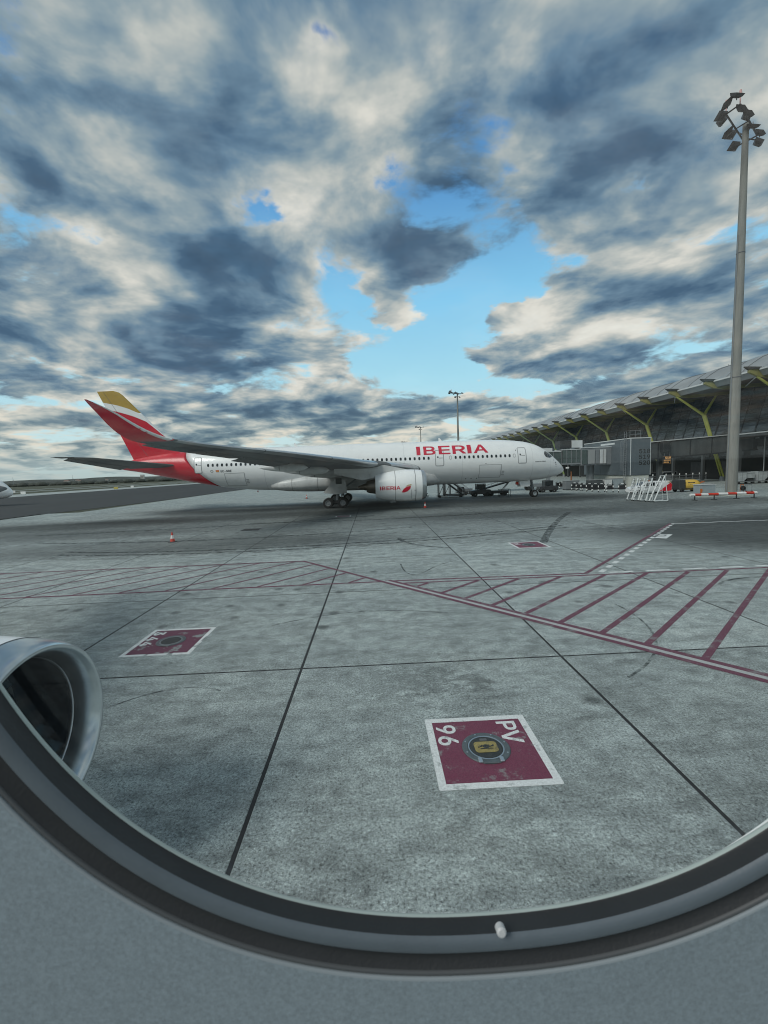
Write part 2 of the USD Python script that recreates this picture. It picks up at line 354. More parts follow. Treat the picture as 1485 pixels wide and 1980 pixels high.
    nd('p', 'principled_bsdf', {'base_color': 'col.color', 'normal': 'b.normal'}, roughness=0.72, specular_ior_level=0.35)
    return usdkit.material(stage, f'/World/Looks/{name}', n, l, surface='p.BSDF')
STAINS_AND_SHADE = [(-4, 43, 60, 9, 0.50), (27, 25.0, 13.5, 7.5, 0.80), (33, 33, 16, 4, 0.45), (40, 30, 12, 7, 0.65), (8, 55, 34, 7, 0.72), (-18, 48, 18, 4, 0.6), (20, 60, 18, 8, 0.72), (-8, 60, 24, 6, 0.68), (-27, 36, 12, 4, 0.35), (15, 40, 14, 4, 0.5), (-14, 29, 16, 4, 0.5), (4, 28, 18, 3, 0.3), (2, 33, 16, 3, 0.3), (-30, 45, 14, 4, 0.5), (1.0, 8.6, 1.2, 0.7, 0.35), (34, 45, 12, 5, 0.35), (-20, 56, 10, 4, 0.45)]  # blobs beneath the airliner also paint in shade, darkening its underside
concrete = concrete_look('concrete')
concrete_pale = look('concrete_pale', (0.34, 0.375, 0.365), 0.8, vary=0.22, vscale=0.10, damt=0.35, dscale=0.06, dirt=(0.16, 0.18, 0.18), aniso=(0.3, 1, 1))
sealant = look('sealant', (0.022, 0.023, 0.024), 0.8, vary=0.3, vscale=8)
grass_look = look('grass_look', (0.055, 0.062, 0.035), 0.9, vary=0.35, vscale=0.02, damt=0.6, dscale=0.012, dirt=(0.10, 0.095, 0.06), aniso=(1, 1, 1))

single('ground', box(-9000, 9000, -9000, 9000, -0.6, -0.06), grass_look, 'flat dull green grassland of the airfield reaching the horizon', 'ground', kind='structure')
single('taxiway', extr([(-140, -300), (-52, -300), (-51.2, 57), (-46.2, 90), (-44, 700), (-165, 700), (-139, 160)], 0.045, at=-0.058), asphalt, 'dark asphalt taxiway crossing the left behind the tail', 'taxiway', kind='structure')
for pts, nm in (([(-158, -300), (-140.2, -300), (-139.2, 160), (-165.2, 700), (-190, 700)], 'far'), ):
    single('taxiway_shoulder', extr(pts, 0.05, at=-0.058), concrete_pale, 'pale concrete shoulder strip beyond the dark taxiway', 'pavement', kind='structure')
# far second taxiway and thin pale strips across the grass
single('service_road', extr([(-330, -200), (-318, -200), (-300, 900), (-318, 900)], 0.04, at=-0.058), concrete_pale, 'thin pale service road across the far grass', 'road', kind='structure')
single('service_road', extr([(-238, -200), (-229, -200), (-226, 900), (-240, 900)], 0.04, at=-0.058), concrete_pale, 'pale road nearer the taxiway, crossing the grass', 'road', kind='structure')

# the apron: a field of cast slabs with sealed joints near, plain sheets beyond
GX0, GW, GY0, GD = -1.83, 6.115, 9.55, 6.235
ix0, ix1, iy0, iy1 = -8, 9, -3, 8
X0, X1, Y0, Y1 = GX0 + ix0 * GW, GX0 + (ix1 + 1) * GW, GY0 + iy0 * GD, GY0 + (iy1 + 1) * GD
apron = thing('apron', 'grey concrete aircraft stand cast in large jointed slabs', 'apron', kind='structure')
part(apron, 'joint_sealant', box(X0, X1, Y0, Y1, -0.5, -0.005), sealant)
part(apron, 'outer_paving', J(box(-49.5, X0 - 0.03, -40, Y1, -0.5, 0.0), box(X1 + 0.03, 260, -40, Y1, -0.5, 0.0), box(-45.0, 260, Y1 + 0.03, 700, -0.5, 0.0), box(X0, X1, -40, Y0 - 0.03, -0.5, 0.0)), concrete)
def slab(x0, x1, y0, y1, j=0.026, c=0.012):
    a = [(x0 + j, y0 + j), (x1 - j, y0 + j), (x1 - j, y1 - j), (x0 + j, y1 - j)]
    b = [(x0 + j + c, y0 + j + c), (x1 - j - c, y0 + j + c), (x1 - j - c, y1 - j - c), (x0 + j + c, y1 - j - c)]
    v = [(x, y, -0.1) for x, y in a] + [(x, y, -0.008) for x, y in a] + [(x, y, 0.0) for x, y in b]
    f = []
    for k in (0, 4):
        for i in range(4):
            i2 = (i + 1) % 4; f += [[k + i, k + i2, k + 4 + i2], [k + i, k + 4 + i2, k + 4 + i]]
    f += [[8, 9, 10], [8, 10, 11]]
    return trimesh.Trimesh(v, f, process=False)
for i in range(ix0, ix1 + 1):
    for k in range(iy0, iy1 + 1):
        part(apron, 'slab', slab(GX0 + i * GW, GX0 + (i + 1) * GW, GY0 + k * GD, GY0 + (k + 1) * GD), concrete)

# ------------------------------------------------------------------ painted lines
def worn_paint(name, color, wear=0.45, bare=(0.24, 0.27, 0.26), scale=2.2, thr=(0.56, 0.66)):
    n = {'g': ('geometry', {}), 'a': ('noise_texture', {'scale': scale, 'detail': 8.0, 'roughness': 0.72}), 'f': ('noise_texture', {'scale': 38.0, 'detail': 4.0, 'roughness': 0.7}),
         'ar': ('map_range', {'range_type': 'smoothstep', 'from_min': thr[0], 'from_max': thr[1], 'to_min': 0.0, 'to_max': wear, 'clamp': True}),
         'fr': ('map_range', {'from_min': 0.35, 'from_max': 0.72, 'to_min': 1.1, 'to_max': 0.72, 'clamp': True}),
         'cc': ('combine_color', {}), 'm': ('mix', {'color1': color, 'color2': bare}), 'x': ('mix', {'mix_type': 'multiply', 'fac': 1.0}),
         'b': ('bump', {'strength': 0.5, 'distance': 0.006}), 'p': ('principled_bsdf', {'roughness': 0.65})}
    l = [('g.position', 'a.vector'), ('g.position', 'f.vector'), ('a.fac', 'ar.value'), ('f.fac', 'fr.value'), ('ar.result', 'm.fac'), ('fr.result', 'cc.r'), ('fr.result', 'cc.g'), ('fr.result', 'cc.b'),
         ('m.color', 'x.color1'), ('cc.color', 'x.color2'), ('x.color', 'p.base_color'), ('f.fac', 'b.height'), ('b.normal', 'p.normal')]
    return usdkit.material(stage, f'/World/Looks/{name}', n, l, surface='p.BSDF')
maroon = worn_paint('maroon_paint', (0.15, 0.026, 0.058), 0.6, scale=3.2)
maroon_line = worn_paint('maroon_line_paint', (0.13, 0.035, 0.062), 0.6, thr=(0.52, 0.66))
white_mark = worn_paint('white_mark_paint', (0.66, 0.68, 0.67), 0.6, scale=4.0, thr=(0.56, 0.62))
worn_maroon = worn_paint('worn_maroon_paint', (0.12, 0.026, 0.055), 0.95, scale=1.9, thr=(0.555, 0.575))

def marking(name, label, parts, group=None):
    t = thing(name, label, 'road marking', kind=None, group=group)
    for nm, poly, z, mat in parts: part(t, nm, quad_strip(poly, z), mat)
    return t
# left hatched wedge
top_y, bot_y = 21.93, 17.03
P1 = [('edge_line', line_poly((-48, 22.15), (-3.76, 21.85), 0.15), 0.003, maroon_line), ('edge_line', line_poly((-48, 16.9), (0.3, 17.05), 0.15), 0.003, maroon_line)]
k = 0
xb = -1.15
while xb > -40:
    xt = xb + 4.45
    a, b = np.array([xb, bot_y + 0.09]), np.array([xt, top_y - 0.1])
    # clip by the slanting double line
    fx = lambda q: (q[0] + 3.76) / 11.54 + (q[1] - 21.85) / 13.9
    if fx(b) > 0:
        s = fx(a) / (fx(a) - fx(b)); b = a + (b - a) * (s - 0.02)
    P1.append(('hatch_line', line_poly(a, b, 0.13), 0.003, maroon_line)); xb -= 1.86
marking('hatched_marking', 'maroon hatched wedge on the concrete left of the slanting double line', P1)
# slanting double line
d = np.array([11.54, -13.9]); d /= np.linalg.norm(d); nrm = np.array([-d[1], d[0]])
A0 = np.array([-3.76, 21.85])
P2 = [('line', line_poly(A0 - d * 0.05, A0 + d * 20.5, 0.17), 0.0075, maroon_line), ('line', line_poly(A0 + nrm * 0.33 + d * 6.3, A0 + nrm * 0.33 + d * 20.5, 0.17), 0.0075, maroon_line), ('gap_line', line_poly(A0 + nrm * 0.165 + d * 6.3, A0 + nrm * 0.165 + d * 20.5, 0.15), 0.0045, worn_paint('faint_white_paint', (0.40, 0.42, 0.41), 0.6))]
marking('double_line_marking', 'maroon double line slanting across the concrete to the right edge', P2)
# right hatched wedge
P3 = [('edge_line', line_poly((0.35, 17.1), (8.71, 16.93), 0.14), 0.003, maroon_line), ('edge_line', line_poly((0.95, 16.66), (40, 16.55), 0.14), 0.003, maroon_line)]
for a, b in (((1.49, 16.05), (2.05, 16.55)), ((2.3, 15.04), (4.07, 16.58)), ((2.95, 14.22), (5.72, 16.58)), ((3.64, 13.35), (7.4, 16.58)), ((4.4, 12.42), (9.2, 16.56)), ((5.1, 11.57), (10.94, 16.56)), ((5.85, 10.7), (12.6, 16.5)), ((6.5, 9.85), (14.17, 16.46)), ((7.25, 8.95), (15.97, 16.46)), ((8.0, 8.1), (17.7, 16.46)), ((8.8, 7.3), (19.4, 16.45))):
    P3.append(('hatch_line', line_poly(a, b, 0.155), 0.003, maroon_line))
marking('hatched_marking', 'maroon hatched triangle right of the slanting double line', P3)
# stand corner: solid maroon and dashed white
P4 = [('maroon_line', line_poly((8.66, 16.97), (21.2, 29.62), 0.16), 0.0065, maroon_line)]
a, b = np.array([9.32, 17.05]), np.array([21.3, 29.5]); L = np.linalg.norm(b - a); e = (b - a) / L; s = 0
while s < L:
    P4.append(('dash', line_poly(a + e * s, a + e * min(s + 0.52, L), 0.2), 0.003, white_mark)); s += 1.0
x = 9.6
while x < 45:
    P4.append(('dash', line_poly((x, 16.92), (x + 1.0, 16.92), 0.16), 0.0065, white_mark)); x += 1.55
P4.append(('line', line_poly((21.2, 29.55), (50, 28.9), 0.14), 0.003, white_mark))
marking('stand_marking', 'dashed white and maroon corner lines around the dark stained stand', P4)
# small white stand number beside the dashes
nb = meshkit.text_mesh('T17', 0.55, 0.003, bold=True); nb.apply_transform(trimesh.transformations.rotation_matrix(math.radians(45), (0, 0, 1))); nb.apply_translation((16.95, 24.25, 0.0065))
t = thing('stand_number', 'small white painted box with dark number beside the dashed line', 'road marking')
part(t, 'white_box', quad_strip(affinity.rotate(sg.box(-0.2, -0.2, 1.75, 0.85), 45, origin=(0, 0)).buffer(0) if False else sg.Polygon([(16.45, 24.28), (16.95, 23.95), (18.2, 25.2), (17.66, 25.5)]), 0.003), white_mark)
part(t, 'number', nb, letter_black)

# ------------------------------------------------------------------ hydrant pits in painted squares
lid_metal = look('lid_metal', (0.13, 0.15, 0.155), 0.45, metal=0.6, vary=0.3, vscale=6, bump=0.004, bscale=60)
lid_dark = look('lid_dark', (0.03, 0.032, 0.03), 0.5, metal=0.3, vary=0.4, vscale=9, bump=0.004, bscale=40)
lid_yellow = look('lid_yellow', (0.30, 0.235, 0.07), 0.55, vary=0.3, vscale=10, damt=0.7, dscale=9, dirt=(0.05, 0.045, 0.03))
def text_on_ground(s, h, at, rz, z, bold=True, wide=1.0):
    m = meshkit.text_mesh(s, h, 0.003, bold=bold); m.apply_scale((wide, 1, 1))
    m.apply_transform(trimesh.transformations.rotation_matrix(math.radians(rz), (0, 0, 1))); m.apply_translation((at[0], at[1], z)); return m
def stencil(m, at, rz):
    return m
def pit(label, cx, cy, w, h, frame_w, paint, detail=True, mark=None, frame=None):
    t = thing('hydrant_pit', label, 'hydrant pit', (cx, cy, 0))
    o, i_ = sg.box(-w / 2, -h / 2, w / 2, h / 2), sg.box(-w / 2 + frame_w, -h / 2 + frame_w, w / 2 - frame_w, h / 2 - frame_w)
    hole = sg.Point(0, 0).buffer(0.385, 32)
    part(t, 'painted_border', quad_strip(o.buffer(-0.03).buffer(0.03).difference(i_) if frame is None else frame, 0.003), white_mark)
    part(t, 'painted_square', quad_strip(i_.buffer(-0.002).difference(hole), 0.0026), paint)
    ring = part(t, 'pit_ring', lathe([(0.383, 0.0), (0.383, 0.012), (0.372, 0.02), (0.30, 0.02), (0.292, 0.014), (0.292, 0.0)], n=48), lid_metal, smooth=30)
    part(t, 'inner_ring', lathe([(0.287, 0.0), (0.287, 0.018), (0.268, 0.018), (0.268, 0.004)], n=48), bare_metal, smooth=30)
    lid = part(t, 'lid', lathe([(0.266, 0.0), (0.262, 0.016), (0.0, 0.018)], n=40), lid_dark, smooth=30)
    if detail:
        part(t, 'lid_badge', extr(sg.box(-0.12, -0.06, 0.12, 0.07).buffer(0.065), 0.006, at=0.0165), lid_yellow)
        part(t, 'lid_badge_relief', J(*[box(-0.13 + 0.03 * q, -0.108 + 0.03 * q + 0.02 * (q % 2), -0.015 + 0.018 * (q % 3), 0.012 + 0.018 * (q % 3), 0.022, 0.027) for q in range(9)], box(-0.1, 0.11, -0.05, -0.035, 0.022, 0.028), lathe([(0.05, 0.022), (0.045, 0.03), (0.02, 0.03), (0.02, 0.022)], n=16, at=(0.0, 0.01, 0))), lid_dark)
        part(t, 'hinge', J(cbox(-0.13, 0.13, -0.385, -0.31, 0.012, 0.032, 0.006)), lid_metal)
        part(t, 'hinge_bracket', cbox(-0.2, -0.135, -0.36, -0.25, 0.015, 0.036, 0.008), bare_metal)
        part(t, 'hinge_bracket', cbox(0.135, 0.2, -0.36, -0.25, 0.015, 0.036, 0.008), bare_metal)
        part(t, 'handle_recess', cbox(-0.06, 0.06, 0.16, 0.215, 0.015, 0.026, 0.006), seam_dark)
        for q in range(8):
            a_ = q * PI / 4 + 0.3
            part(t, 'bolt', cyl((0.342 * math.cos(a_), 0.342 * math.sin(a_), 0.018), (0.342 * math.cos(a_), 0.342 * math.sin(a_), 0.026), 0.014, n=8), bare_metal)
    else:
        part(t, 'hinge', J(cbox(-0.13, 0.13, -0.385, -0.31, 0.012, 0.032, 0.006)), lid_metal)
    for m_ in (mark or []): part(t, 'painted_letter', m_, white_mark)
    return t
def letter(ch, x, y, rz, h=0.30, wide=1.15):
    return text_on_ground(ch, h, (x, y), rz, 0.0062, True, wide)
# on the near pit the letters read from above-right: P V down the right side, 9 6 down the left
cx, cy = 1.655, 6.40
pit('maroon square with round lid, white border and letters PV 96, nearest the window', cx, cy, 1.78, 1.72, 0.115, maroon,
    mark=[letter('P', 2.01 - cx, 7.12 - cy, -90, 0.31, 1.1), letter('V', 2.0 - cx, 6.83 - cy, -90, 0.31, 1.15), letter('9', 0.94 - cx, 7.09 - cy, -90, 0.31, 1.1), letter('6', 0.93 - cx, 6.79 - cy, -90, 0.31, 1.1)])
cx, cy = -5.81, 11.63
fr = sg.box(-0.91, -0.95, 0.91, 0.95).difference(sg.box(-0.80, -0.84, 0.80, 0.84))
fr = fr.difference(sg.Polygon([(-0.3, -1.2), (-0.18, -1.2), (-0.2, -0.7), (-0.25, -0.7)])).difference(sg.Polygon([(0.3, -1.2), (0.5, -1.2), (0.42, -0.7), (0.32, -0.7)])).difference(sg.Polygon([(0.7, -0.5), (1.2, -0.5), (1.2, -0.35), (0.7, -0.42)])).difference(sg.Polygon([(0.86, -0.1), (1.0, -0.1), (1.0, 0.3), (0.88, 0.25)]))
pit('badly worn maroon pit square with white digits, beside the silver engine', cx, cy, 1.82, 1.9, 0.11, worn_maroon, detail=False, frame=fr,
    mark=[letter('3', -0.76, 0.76, -90, 0.30, 1.1), letter('4', -0.77, 0.38, -90, 0.30, 1.1), letter('4', -0.77, 0.02, -90, 0.30, 1.1)])
cx, cy = 8.79, 23.8
pit('farther maroon pit square with white border, left of the dashed corner', cx, cy, 1.86, 1.92, 0.12, maroon, detail=False,
    mark=[letter('P', -0.72, 0.76, -90, 0.3, 1.1), letter('V', -0.72, 0.42, -90, 0.3, 1.1)])

# pit covers and drain slots
def cover(label, x0, x1, y0, y1, mat=sealant):
    t = thing('service_cover', label, 'cover', ((x0 + x1) / 2, (y0 + y1) / 2, 0)); w, h = (x1 - x0) / 2, (y1 - y0) / 2
    part(t, 'frame', extr(sg.box(-w - .08, -h - .08, w + .08, h + .08).difference(sg.box(-w, -h, w, h)), 0.014, at=0.001), lid_metal)
    part(t, 'plate', box(-w + .01, -0.01, -h + .01, h - .01, 0.001, 0.01), mat); part(t, 'plate', box(0.01, w - .01, -h + .01, h - .01, 0.001, 0.01), mat)
    return t
cover('dark rectangular cover plate behind the striped cone', -11.2, -9.7, 35.3, 36.6)
cover('narrow dark drain slot in front of the big engine', -0.2, 1.9, 48.9, 49.25)
t = thing('painted_cover', 'small maroon-edged pit cover in front of the main wheels', 'cover', (-3.2, 44.1, 0))
part(t, 'painted_border', quad_strip(sg.box(-.8, -.55, .8, .55).difference(sg.box(-.68, -.43, .68, .43)), 0.003), white_mark); part(t, 'plate', quad_strip(sg.box(-.66, -.41, .66, .41), 0.003), maroon)

# rubber scuffs left by turning wheels
scuff = usdkit.material(stage, '/World/Looks/rubber_scuff', {'g': ('geometry', {}), 'n': ('noise_texture', {'scale': 3.0, 'detail': 6.0, 'roughness': 0.8}), 'r': ('map_range', {'range_type': 'smoothstep', 'from_min': 0.40, 'from_max': 0.62, 'to_min': 0.0, 'to_max': 0.42, 'clamp': True}),
    'd': ('diffuse_bsdf', {'color': (0.03, 0.033, 0.034)}), 't': ('transparent_bsdf', {}), 'm': ('mix_closure', {})}, [('g.position', 'n.vector'), ('n.fac', 'r.value'), ('r.result', 'm.fac'), ('t.BSDF', 'm.closure1'), ('d.BSDF', 'm.closure2')], surface='m.closure')
TRACKS = [([(9.8, 24.2), (11.6, 27.8), (14.6, 33.3), (18.5, 39.5)], 0.45), ([(1.2, 20.3), (1.75, 18.0), (2.8, 19.4), (4.1, 20.6)], 0.07), ([(1.6, 28.3), (2.3, 25.7), (4.3, 23.8)], 0.3), ([(-20, 27), (-8, 25.5), (3, 26.8), (14, 30)], 0.35), ([(-20, 27.9), (-8, 26.4), (3, 27.7), (14, 31)], 0.35), ([(-26, 33), (-12, 31.0), (3, 33.5)], 0.35), ([(12.3, 14.6), (13.4, 15.2), (14.6, 15.3)], 0.12), ([(-5.5, 8.2), (-4.2, 8.9), (-3.4, 8.7)], 0.05), ([(5.2, 8.4), (7.0, 10.2), (7.6, 13.0)], 0.06), ([(-3.2, 12.5), (-0.6, 13.4), (2.2, 12.9)], 0.05), ([(-12, 41), (2, 40), (16, 43)], 0.5), ([(-30, 38), (-14, 39.5), (0, 43.5)], 0.45)]
sc_ = []
for pts, w in (TRACKS):
    from scipy.interpolate import splprep, splev
    tck, _ = splprep(np.array(pts, float).T, s=0, k=min(2, len(pts) - 1)); cx_, cy_ = splev(np.linspace(0, 1, 24), tck)
    sc_.append(quad_strip(sg.LineString(list(zip(cx_, cy_))).buffer(w / 2, cap_style=2), 0.0012, 0.0006))
single('tyre_marks', J(*sc_), scuff, 'thin dark rubber scuffs scattered over the concrete', 'tyre marks', kind='stuff')

# ------------------------------------------------------------------ terminal with its wave roof
roof_grey = look('roof_grey', (0.26, 0.275, 0.28), 0.5, vary=0.18, vscale=0.25, damt=0.3, dscale=0.3, dirt=(0.15, 0.16, 0.16), aniso=(0.4, 1, 1))
fascia_white = look('fascia_white', (0.55, 0.57, 0.57), 0.45, vary=0.12, vscale=0.8)
soffit_brown = look('soffit_brown', (0.075, 0.048, 0.032), 0.6, vary=0.3, vscale=3.0, aniso=(0.2, 3, 1))
beam_olive = look('beam_olive', (0.23, 0.215, 0.07), 0.5, vary=0.15)
beak_dark = look('beak_dark', (0.035, 0.036, 0.032), 0.5)
mullion_dark = look('mullion_dark', (0.02, 0.022, 0.024), 0.5)
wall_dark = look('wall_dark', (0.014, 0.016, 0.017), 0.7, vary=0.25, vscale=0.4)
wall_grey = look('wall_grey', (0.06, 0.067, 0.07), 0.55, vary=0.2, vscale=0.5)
def pane_look(name, tone):
    n = {'g': ('geometry', {}), 'm': ('mapping', {'scale': (0.5, 0.35, 2.6)}), 'a': ('noise_texture', {'scale': 1.0, 'detail': 5.0, 'roughness': 0.65}), 'r': ('rgb_ramp', {'ramp': [(0.35, tuple(c * 0.7 for c in tone)), (0.52, tuple(c * 1.7 for c in tone)), (0.68, tuple(min(1, c * 3.6) for c in tone))]}),
         'p': ('principled_bsdf', {'roughness': 0.22, 'specular_ior_level': 0.6})}
    return usdkit.material(stage, f'/World/Looks/{name}', n, [('g.position', 'm.vector'), ('m.vector', 'a.vector'), ('a.fac', 'r.fac'), ('r.color', 'p.base_color')], surface='p.BSDF')
panes = [pane_look('facade_pane_dark', (0.022, 0.026, 0.028)), pane_look('facade_pane_grey', (0.034, 0.04, 0.044)), pane_look('facade_pane_pale', (0.048, 0.055, 0.06))]
def column_look(k):
    f = min(1.0, k / 16.0)
    c = np.array([0.42, 0.43, 0.09]) * (1 - f) + np.array([0.10, 0.25, 0.17]) * f
    return look(f'column_paint_{["lime", "olive", "moss", "jade", "teal"][min(4, int(f * 5))]}', tuple(c), 0.45, vary=0.1)

BAY, YB0, EX, NB = 8.93, 66.6, 61.0, 22
term = thing('terminal_building', 'long airport terminal with wave-shaped grey roof and yellow branching columns', 'building', (0, 0, 0))
def roof_z(t, dx, k):
    crest = np.abs(np.sin(PI * t)) ** 0.55
    return 18.25 + 0.30 * dx * (1 - dx / 46.0) + crest * 1.9 * np.clip(dx / 4.0, 0, 1) ** 0.7
nt, nx = 13, 9
dxs = np.array([0, 0.8, 2, 3.5, 5.5, 8, 11, 15, 20.0])
for k in range(-2, NB):
    y0 = YB0 + k * BAY
    tt = np.linspace(0, 1, nt)
    top = np.array([[[EX + d, y0 + t * BAY, roof_z(t, d, k)] for t in tt] for d in dxs])
    m = loft(top, cap=False, closed=False)
    part(term, 'roof_shell', m, roof_grey, smooth=40)
    # standing seams / panel edges on the shell
    if k < 9:
        for t in (0.0, 0.34, 0.67):
            pts = [(EX + d, y0 + t * BAY, roof_z(np.float64(t), d, k) + 0.02) for d in dxs]
            part(term, 'roof_seam', J(*[bar(pts[i], pts[i + 1], 0.09) for i in range(len(pts) - 2)]), seam_dark)
    part(term, 'gutter', box(EX - 0.14, EX + 0.10, y0 + 0.35, y0 + BAY - 0.35, 18.05, 18.30), fascia_white)
    part(term, 'fascia', loft([[(EX + 0.02, y0 + 0.1, 18.04), (EX + 0.10, y0 + 0.1, 18.04), (EX + 0.75, y0 + 0.1, 17.2), (EX + 0.65, y0 + 0.1, 17.2)], [(EX + 0.02, y0 + BAY - 0.1, 18.04), (EX + 0.10, y0 + BAY - 0.1, 18.04), (EX + 0.75, y0 + BAY - 0.1, 17.2), (EX + 0.65, y0 + BAY - 0.1, 17.2)]]), roof_grey)
    part(term, 'soffit', loft([[(EX + 0.72, y0 + 0.02, 17.22), (74, y0 + 0.02, 17.9), (74, y0 + 0.02, 18.1), (EX + 0.8, y0 + 0.02, 17.5)], [(EX + 0.72, y0 + BAY - 0.02, 17.22), (74, y0 + BAY - 0.02, 17.9), (74, y0 + BAY - 0.02, 18.1), (EX + 0.8, y0 + BAY - 0.02, 17.5)]]), soffit_brown)
    # rib beam with its projecting beak
    w = 0.22
    part(term, 'rib_beam', loft([[(x, y0 - w, zl), (x, y0 + w, zl), (x, y0 + w, zh), (x, y0 - w, zh)] for x, zl, zh in ((59.5, 17.75, 18.15), (61.2, 17.0, 18.2), (63.5, 16.75, 17.45), (74, 17.3, 17.9))]), beam_olive)
    part(term, 'beak', loft([[(x, y0 - ww, zl), (x, y0 + ww, zl), (x, y0 + ww, zh), (x, y0 - ww, zh)] for x, ww, zl, zh in ((58.75, 0.10, 18.55, 18.68), (59.5, 0.32, 18.2, 18.62), (61.1, 0.55, 18.24, 18.5))]), beak_dark)
    if k % 2 == 0:
        cl = column_look(max(0, k - 2))
        f = np.array([66.75, y0, 13.3])
        part(term, 'column_trunk', J(cyl((70.95, y0 - 0.32, 0.9), f + (0, -0.18, 0), 0.17, 0.27, n=10), cyl((70.95, y0 + 0.32, 0.9), f + (0, 0.18, 0), 0.17, 0.27, n=10)), cl, smooth=40)
        part(term, 'column_arm', cyl(f, (60.9, y0, 17.1), 0.30, 0.16, n=10), cl, smooth=40)
        part(term, 'column_arm', cyl(f, (69.2, y0, 17.25), 0.28, 0.17, n=10), cl, smooth=40)
        part(term, 'column_foot', J(cyl((70.95, y0, 0.0), (70.95, y0, 0.95), 0.55, 0.4, n=10)), steel_grey)
        part(term, 'tie_rod', cyl((60.9, y0 + 0.2, 17.05), (66.9, y0 + BAY - 0.2, 17.15), 0.09, n=6), fascia_white)
    # leaning glazed wall: four rows of panes between mullions
    zz = [9.1, 11.2, 13.3, 15.4, 17.5]
    xf = lambda z: 66.9 + (z - 9.1) * 0.275 + 2.2
    n_ = 3 if k < 5 else 2
    for i in range(n_):
        ya, yb = y0 + BAY * i / n_, y0 + BAY * (i + 1) / n_
        for r in range(4):
            za, zb = zz[r], zz[r + 1]
            sh = rng.uniform(-0.02, 0.02)
            part(term, 'facade_pane', loft([[(xf(za) + sh, ya + .06, za + .05), (xf(za) + sh, yb - .06, za + .05), (xf(za) + .05, yb - .06, za + .05), (xf(za) + .05, ya + .06, za + .05)], [(xf(zb) + sh, ya + .06, zb - .05), (xf(zb) + sh, yb - .06, zb - .05), (xf(zb) + .05, yb - .06, zb - .05), (xf(zb) + .05, ya + .06, zb - .05)]]), panes[int(rng.integers(3)) if r < 3 else 0])
        wv = 0.12 if i == 0 else 0.05
        part(term, 'mullion', loft([[(xf(z) - .12, ya - wv, z), (xf(z) - .12, ya + wv, z), (xf(z) + .2, ya + wv, z), (xf(z) + .2, ya - wv, z)] for z in (9.0, 17.75)]), mullion_dark)
    part(term, 'sill_beam', box(68.95, 69.6, y0, y0 + BAY, 8.35, 9.05), wall_grey)
    part(term, 'sill_edge', box(68.8, 68.95, y0, y0 + BAY, 8.8, 9.0), fascia_white)
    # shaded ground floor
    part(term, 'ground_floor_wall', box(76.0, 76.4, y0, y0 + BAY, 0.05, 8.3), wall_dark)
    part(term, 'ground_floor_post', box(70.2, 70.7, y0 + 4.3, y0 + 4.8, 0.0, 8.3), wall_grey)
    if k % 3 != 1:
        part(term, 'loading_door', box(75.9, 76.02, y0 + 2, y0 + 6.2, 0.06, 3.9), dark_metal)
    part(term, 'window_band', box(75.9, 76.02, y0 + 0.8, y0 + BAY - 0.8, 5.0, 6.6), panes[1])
    part(term, 'downlight', box(73.5, 73.9, y0 + 4.2, y0 + 4.6, 8.1, 8.28), white_plain)
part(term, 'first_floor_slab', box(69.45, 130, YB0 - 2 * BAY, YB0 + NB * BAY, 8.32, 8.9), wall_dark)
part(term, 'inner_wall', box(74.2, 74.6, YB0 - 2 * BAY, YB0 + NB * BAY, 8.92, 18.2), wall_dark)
part(term, 'main_roof', box(81, 130, YB0 - 2 * BAY, YB0 + NB * BAY, 17.0, 21.2), roof_grey)
part(term, 'end_wall', box(76.4, 130, YB0 - 2 * BAY - 0.4, YB0 - 2 * BAY, 0, 17.0), wall_grey)
part(term, 'roof_aerial', cyl((72, 84.0, 20.5), (72, 84.0, 24.0), 0.05, n=6), steel_grey)
part(term, 'roof_aerial', cyl((72, 85.2, 20.5), (72, 85.2, 23.2), 0.05, n=6), steel_grey)

# ------------------------------------------------------------------ grey bridge head block 518 519 520
block_grey = look('block_grey', (0.10, 0.122, 0.137), 0.4, metal=0.25, vary=0.15, vscale=0.3, damt=0.35, dscale=0.25, dirt=(0.07, 0.08, 0.085))
base_concrete = look('base_concrete', (0.46, 0.475, 0.43), 0.85, vary=0.18, vscale=0.6, damt=0.3, dscale=0.8)
blk = thing('bridge_head_block', 'grey metal-clad box on a concrete base, numbered 518 519 520', 'building', (44.8, 70.0, 0))
part(blk, 'concrete_base', cbox(-1.55, 1.5, 0.1, 15, 0, 2.28, 0.03), base_concrete)
for i in range(5):   # cladding sheets, long side
    part(blk, 'cladding_panel', cbox(-1.78, -1.70, 0.02 + i * 3.1, 3.1 + i * 3.1, 2.30, 8.35, 0.02), block_grey)
part(blk, 'front_panel', cbox(-1.695, -1.25, -0.02, 0.06, 2.30, 8.35, 0.02), block_grey); part(blk, 'front_panel', cbox(-1.235, 1.60, -0.02, 0.06, 2.30, 8.35, 0.02), block_grey)
part(blk, 'core', box(-1.69, 1.6, 0.07, 15.4, 2.30, 8.35), wall_grey)
part(blk, 'roof_edge', J(box(-1.85, 1.68, -0.09, 0.05, 8.36, 8.5), box(-1.85, -1.7, 0.05, 15.4, 8.36, 8.5), box(1.55, 1.68, 0.05, 15.4, 8.36, 8.5)), fascia_white)
part(blk, 'roof', box(-1.7, 1.55, 0.05, 15.4, 8.3, 8.42), roof_grey)
part(blk, 'corner_trim', box(-1.80, -1.70, -0.06, 0.0, 2.3, 8.35), fascia_white); part(blk, 'corner_trim', box(1.58, 1.64, -0.06, 0.0, 2.3, 8.35), fascia_white)
part(blk, 'vent_strip', box(-1.80, -1.785, 4.6, 9.2, 7.7, 8.0), fascia_white)
